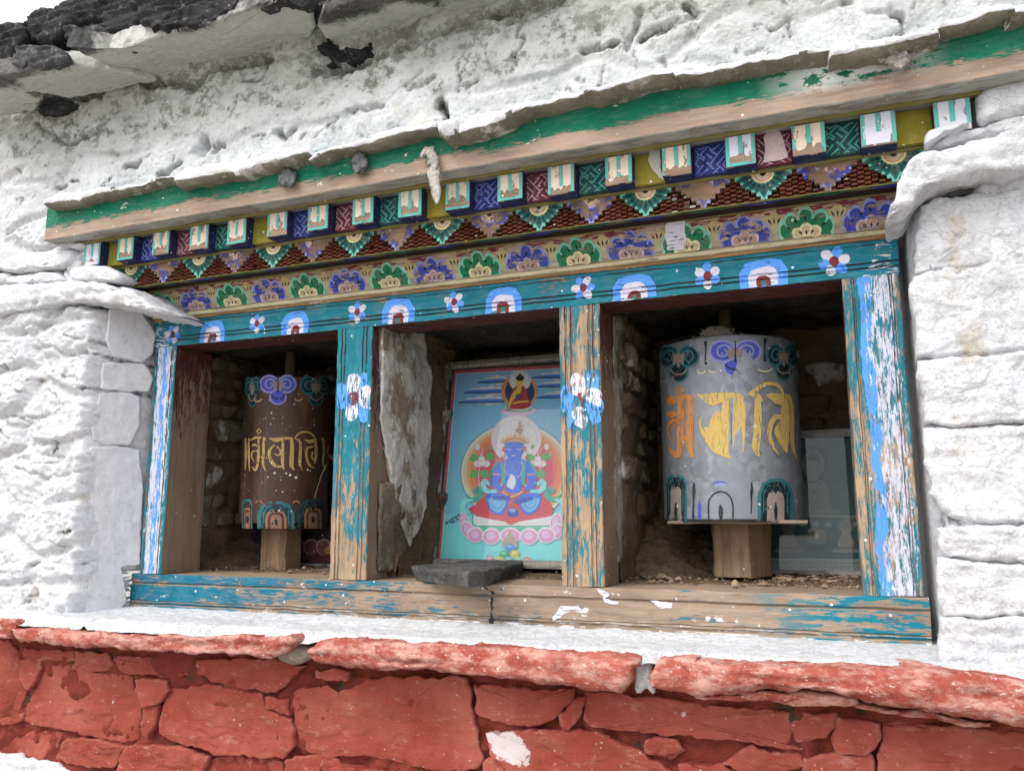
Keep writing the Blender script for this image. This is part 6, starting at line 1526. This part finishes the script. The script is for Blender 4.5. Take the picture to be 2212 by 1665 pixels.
d.poly([(1085, 1310), (1190, 1310), (1200, 1380), (1075, 1380)], H('#77705f')); d.poly([(1050, 1400), (1230, 1400), (1200, 1440), (1080, 1440)], H('#274a54')); d.ell(1138, 1388, 56, 16, H('#5a7a80')); d.ell(1138, 1352, 16, 22, H('#a8a594'))
for y in (1520, 1545, 1570):
    for k in range(60):
        x = 860 + k * 9.4
        if random.random() < .75: d.rib([(x, y + random.uniform(-4, 4)), (x + random.uniform(3, 9), y + random.uniform(-6, 6))], 3, H('#33403f'), smooth=0)
d.C = [tuple(min(.8, (x * 1.55) ** 1.12) for x in c) for c in d.C]; d.build('print', P_DARK, pr)

pL, o3, en3 = picture('small picture with pink lotus petals behind the brown prayer wheel',   .14, .48, .350, -.004, .370, .290, .014, M_FRW)
d = Decal(plane_mp(T7, o3 - en3 * .0035, en3), base=.0003, step=.00003, jit=.8)
d.poly([(1500, -300), (2160, -300), (2160, 420), (1500, 420)], H('#2c1a2a')); d.poly([(1500, 355), (2160, 365), (2160, 420), (1500, 414)], H('#5a1f2e'))
for cx in (1700, 1780, 1860, 1935, 2010, 2090): d.ell(cx, 325, 46, 50, H('#c9a8a8')); d.ell(cx + 3, 331, 40, 44, H('#8e4f5c'))
d.ell(1965, 345, 26, 22, H('#b98a3e'))
d.build('print', P_DARK, pL)

# ------------------------------------------------------------------ slate lying on the sill, nail, rags, grit
st_ = thing('slate_slab', 'black flat slate lying on the sill in front of the blue deity picture', 'slate', (.83, .08, .002))
TSL = lambda p: zt(980, 1330, p, 2212 / 340.)
zs_ = .030
tq = [onZ(*TSL([p])[0], zs_)[:2] for p in [(155, 335), (250, 345), (560, 375), (900, 395), (1060, 425), (1290, 405), (1560, 360), (1770, 300), (1940, 270), (1900, 240), (1650, 262), (1120, 258), (700, 270), (420, 318)]]
rock('slate', tq, np.array([0, 0, zs_]), .028, M_SLABDARK, st_, frame=(np.array([1., 0, 0]), np.array([0., 1, 0]), np.array([0., 0, 1])), r=.004, rnd=.003, amp=.0022, sc=40, res=.004, edge=.002, sm=0, strat=0, terr=.003, tk=(10, 10))
nl = thing('nail', 'rusty nail leaning on the brown stone in the middle bay', 'nail', (.62, .17, .0))
p0, p1 = onX(*T8([(402, 475)])[0], .632), onX(*T8([(422, 372)])[0], .632)
ax = p1 - p0; a1 = np.cross(ax, [1., 0, 0]); a1 /= np.linalg.norm(a1); a2 = np.cross(ax, a1); a2 /= np.linalg.norm(a2)
V, F = [], []
for f, r in ((0, .0006), (.1, .0024), (.93, .0026), (.94, .0052), (1., .0052)):
    V += [p0 + ax * f + (a1 * math.cos(t) + a2 * math.sin(t)) * r for t in np.arange(8) * math.pi / 4]
for k in range(4):
    for i in range(8): F.append((k * 8 + i, k * 8 + (i + 1) % 8, k * 8 + 8 + (i + 1) % 8, k * 8 + 8 + i))
F.append(tuple(range(32, 40)))
mesh('shank', V, F, m_plain('rust', (.10, .05, .03), .8, 200, .5), nl)

def cloth(name, strands, mat, par):
    V, F = [], []
    for path, wd in strands:
        q = catmull(np.c_[np.array(path, float), wd], 6); n = 9
        sd = random.random() * 40
        for k, r in enumerate(q):
            tg = q[min(k + 1, len(q) - 1), :3] - q[max(k - 1, 0), :3]; tg /= np.linalg.norm(tg) + 1e-9
            e1 = np.cross(tg, [0, 1., 0]); e1 /= np.linalg.norm(e1) + 1e-9; e2 = np.cross(tg, e1)
            for i in range(n):
                t = i / n * 6.2832; rr = r[3] * (1 + .55 * math.sin(3 * t + k * .25 + sd) * .5 + .35 * math.sin(5 * t - k * .4 + sd))
                V.append(r[:3] + e1 * math.cos(t) * rr + e2 * math.sin(t) * rr * .45)
        b = len(V) - len(q) * n
        for k in range(len(q) - 1):
            for i in range(n): F.append((b + k * n + i, b + k * n + (i + 1) % n, b + (k + 1) * n + (i + 1) % n, b + (k + 1) * n + i))
        F.append(tuple(b + i for i in range(n))); F.append(tuple(b + (len(q) - 1) * n + i for i in range(n)))
    V = np.array(V); V = V + .0016 * np.stack([fbm(V * 120 + 9 * i, 3) for i in range(3)], 1)
    return mesh(name, V, F, mat, par, smooth=True)
M_RAGW = m_plain('pale_rag', (.52, .48, .43), .95, 120, .45, bs=.6); M_RAGG = m_plain('grey_rag', (.17, .17, .18), .95, 90, .5, bs=.6); M_ROPE = m_plain('limed_rope', (.50, .47, .42), .95, 150, .6, bs=.8)
def rag(label, pts, tile, y, kn, mat, tails, part='knot'):
    c = onY(*tile([kn[0]])[0], y); t = thing('cloth_knot', label, 'rag', tuple(c), 'rag knots nailed along the beam')
    P3 = lambda p: onY(*tile([p])[0], y)
    cloth('knot', [([P3(a) for a in pts], [w_ for w_ in kn[1]])], mat, t)
    for tl, wd in tails: cloth('tail', [([P3(a) + np.array([0, -.003 * i, 0]) for i, a in enumerate(tl)], wd)], mat, t)
rag('long pale twisted rag hanging down over the dentils', [(600, 890), (615, 920), (628, 950), (640, 985), (628, 1010)], T2, -.182, ((625, 950), [.008, .010, .011, .009, .006]), M_RAGW,
    [([(625, 1000), (635, 1050), (655, 1110), (665, 1170), (672, 1235)], [.007, .012, .010, .007, .003]), ([(640, 1010), (650, 1050), (640, 1100), (635, 1130)], [.006, .008, .006, .002]), ([(600, 890), (570, 930), (575, 950)], [.006, .005, .002])])
rag('small grey folded rag with a pale tip on the green beam', [(1690, 1040), (1715, 1060), (1735, 1090), (1745, 1115)], T1, -.180, ((1720, 1060), [.013, .016, .012, .004]), M_RAGG, [([(1680, 1050), (1690, 1080), (1710, 1110)], [.007, .008, .003]), ([(1740, 1050), (1755, 1080), (1750, 1120)], [.006, .006, .002])])
rag('small dark grey rag tucked under the third ledge slab', [(165, 935), (190, 960), (205, 1000), (195, 1045)], T2, -.182, ((190, 970), [.012, .014, .010, .004]), M_RAGG, [([(175, 950), (180, 1000), (188, 1040)], [.008, .009, .004]), ([(215, 960), (225, 985), (215, 1010)], [.007, .007, .003])])
rag('frayed white rope stub plastered with limewash at the right end of the beam', [(1345, 370), (1390, 335), (1440, 320), (1490, 300)], T3, -.190, ((1430, 350), [.006, .014, .022, .020]), M_ROPE,
    [([(1400, 345), (1430, 375), (1450, 420)], [.010, .012, .004]), ([(1450, 330), (1475, 370), (1460, 425)], [.012, .012, .004]), ([(1370, 350), (1340, 365), (1330, 372)], [.006, .005, .002])])

# grit on the sill
V, F = [], []
ico = [(0, 0, 1), (.9, 0, .1), (0, .9, .1), (-.9, 0, .1), (0, -.9, .1), (.1, .1, -.6)]
icf = [(0, 1, 2), (0, 2, 3), (0, 3, 4), (0, 4, 1), (5, 2, 1), (5, 3, 2), (5, 4, 3), (5, 1, 4)]
fl = []
for k in range(900):
    bx = random.choice([(.06, .50), (.60, 1.0), (1.09, 1.51), (1.09, 1.51)]); x = random.uniform(*bx); y = min(.45, .11 + abs(random.gauss(0, .06)))
    r = .0010 + .0028 * random.random() ** 4 + (.006 if random.random() < .02 else 0); b = len(V); a = random.random() * 6.28
    for p in ico:
        q = np.array(p) * r * np.array([1.3, .9, .7]) * (1 + .25 * np.array([random.uniform(-1, 1) for _ in range(3)])); V.append((x + q[0] * math.cos(a) - q[1] * math.sin(a), y + q[0] * math.sin(a) + q[1] * math.cos(a), .003 + .004 * (y > .15) + q[2]))
    F += [tuple(b + i for i in f) for f in icf]
for k in range(60):
    x = random.uniform(1.36, 1.50); y = random.uniform(.15, .30); a = random.uniform(-.5, .5); l = random.uniform(.006, .02); b = len(V); z = .008 + random.random() * .006
    V += [(x, y, z), (x + l * math.cos(a), y + l * math.sin(a), z + random.uniform(-.002, .004)), (x + l * math.cos(a), y + l * math.sin(a) + .001, z + .001), (x, y + .001, z + .001)]; F.append((b, b + 1, b + 2, b + 3))
gq = m_stone('mixed_grit', (.20, .14, .09), (.38, .28, .19), .3)
tag(mesh('gravel', V, F, gq), 'loose earth grit and straw scattered over the sill', 'grit', kind='stuff')
for px, lab, s in (((30, 505), 'flat tan pebble at the back of the sill in the right bay', .008), ((135, 522), 'small tan pebble beside the flat one in the right bay', .006), ((475, 552), 'orange pebble on the sill below the grey wheel', .0042)):
    c = onZ(*T9([px])[0], .006)
    rock('pebble', [(c[0] + s * 1.5 * math.cos(a), c[2] + s * .8 * math.sin(a)) for a in np.linspace(0, 6.28, 10, endpoint=False)], np.array([0, c[1], 0.]), .01, m_plain('tan_pebble', (.38, .27, .17), .8), None, r=s, rnd=s * .6, amp=.001, sc=80, res=.003)
    tag(COL.objects[-1] if False else bpy.context.scene.objects[-1] if False else [o for o in COL.objects if o.name.startswith('pebble')][-1], lab, 'pebble')
for o in COL.objects:
    if o.parent is None and o.type in ('EMPTY', 'MESH') and 'kind' not in o: o['kind'] = 'thing'
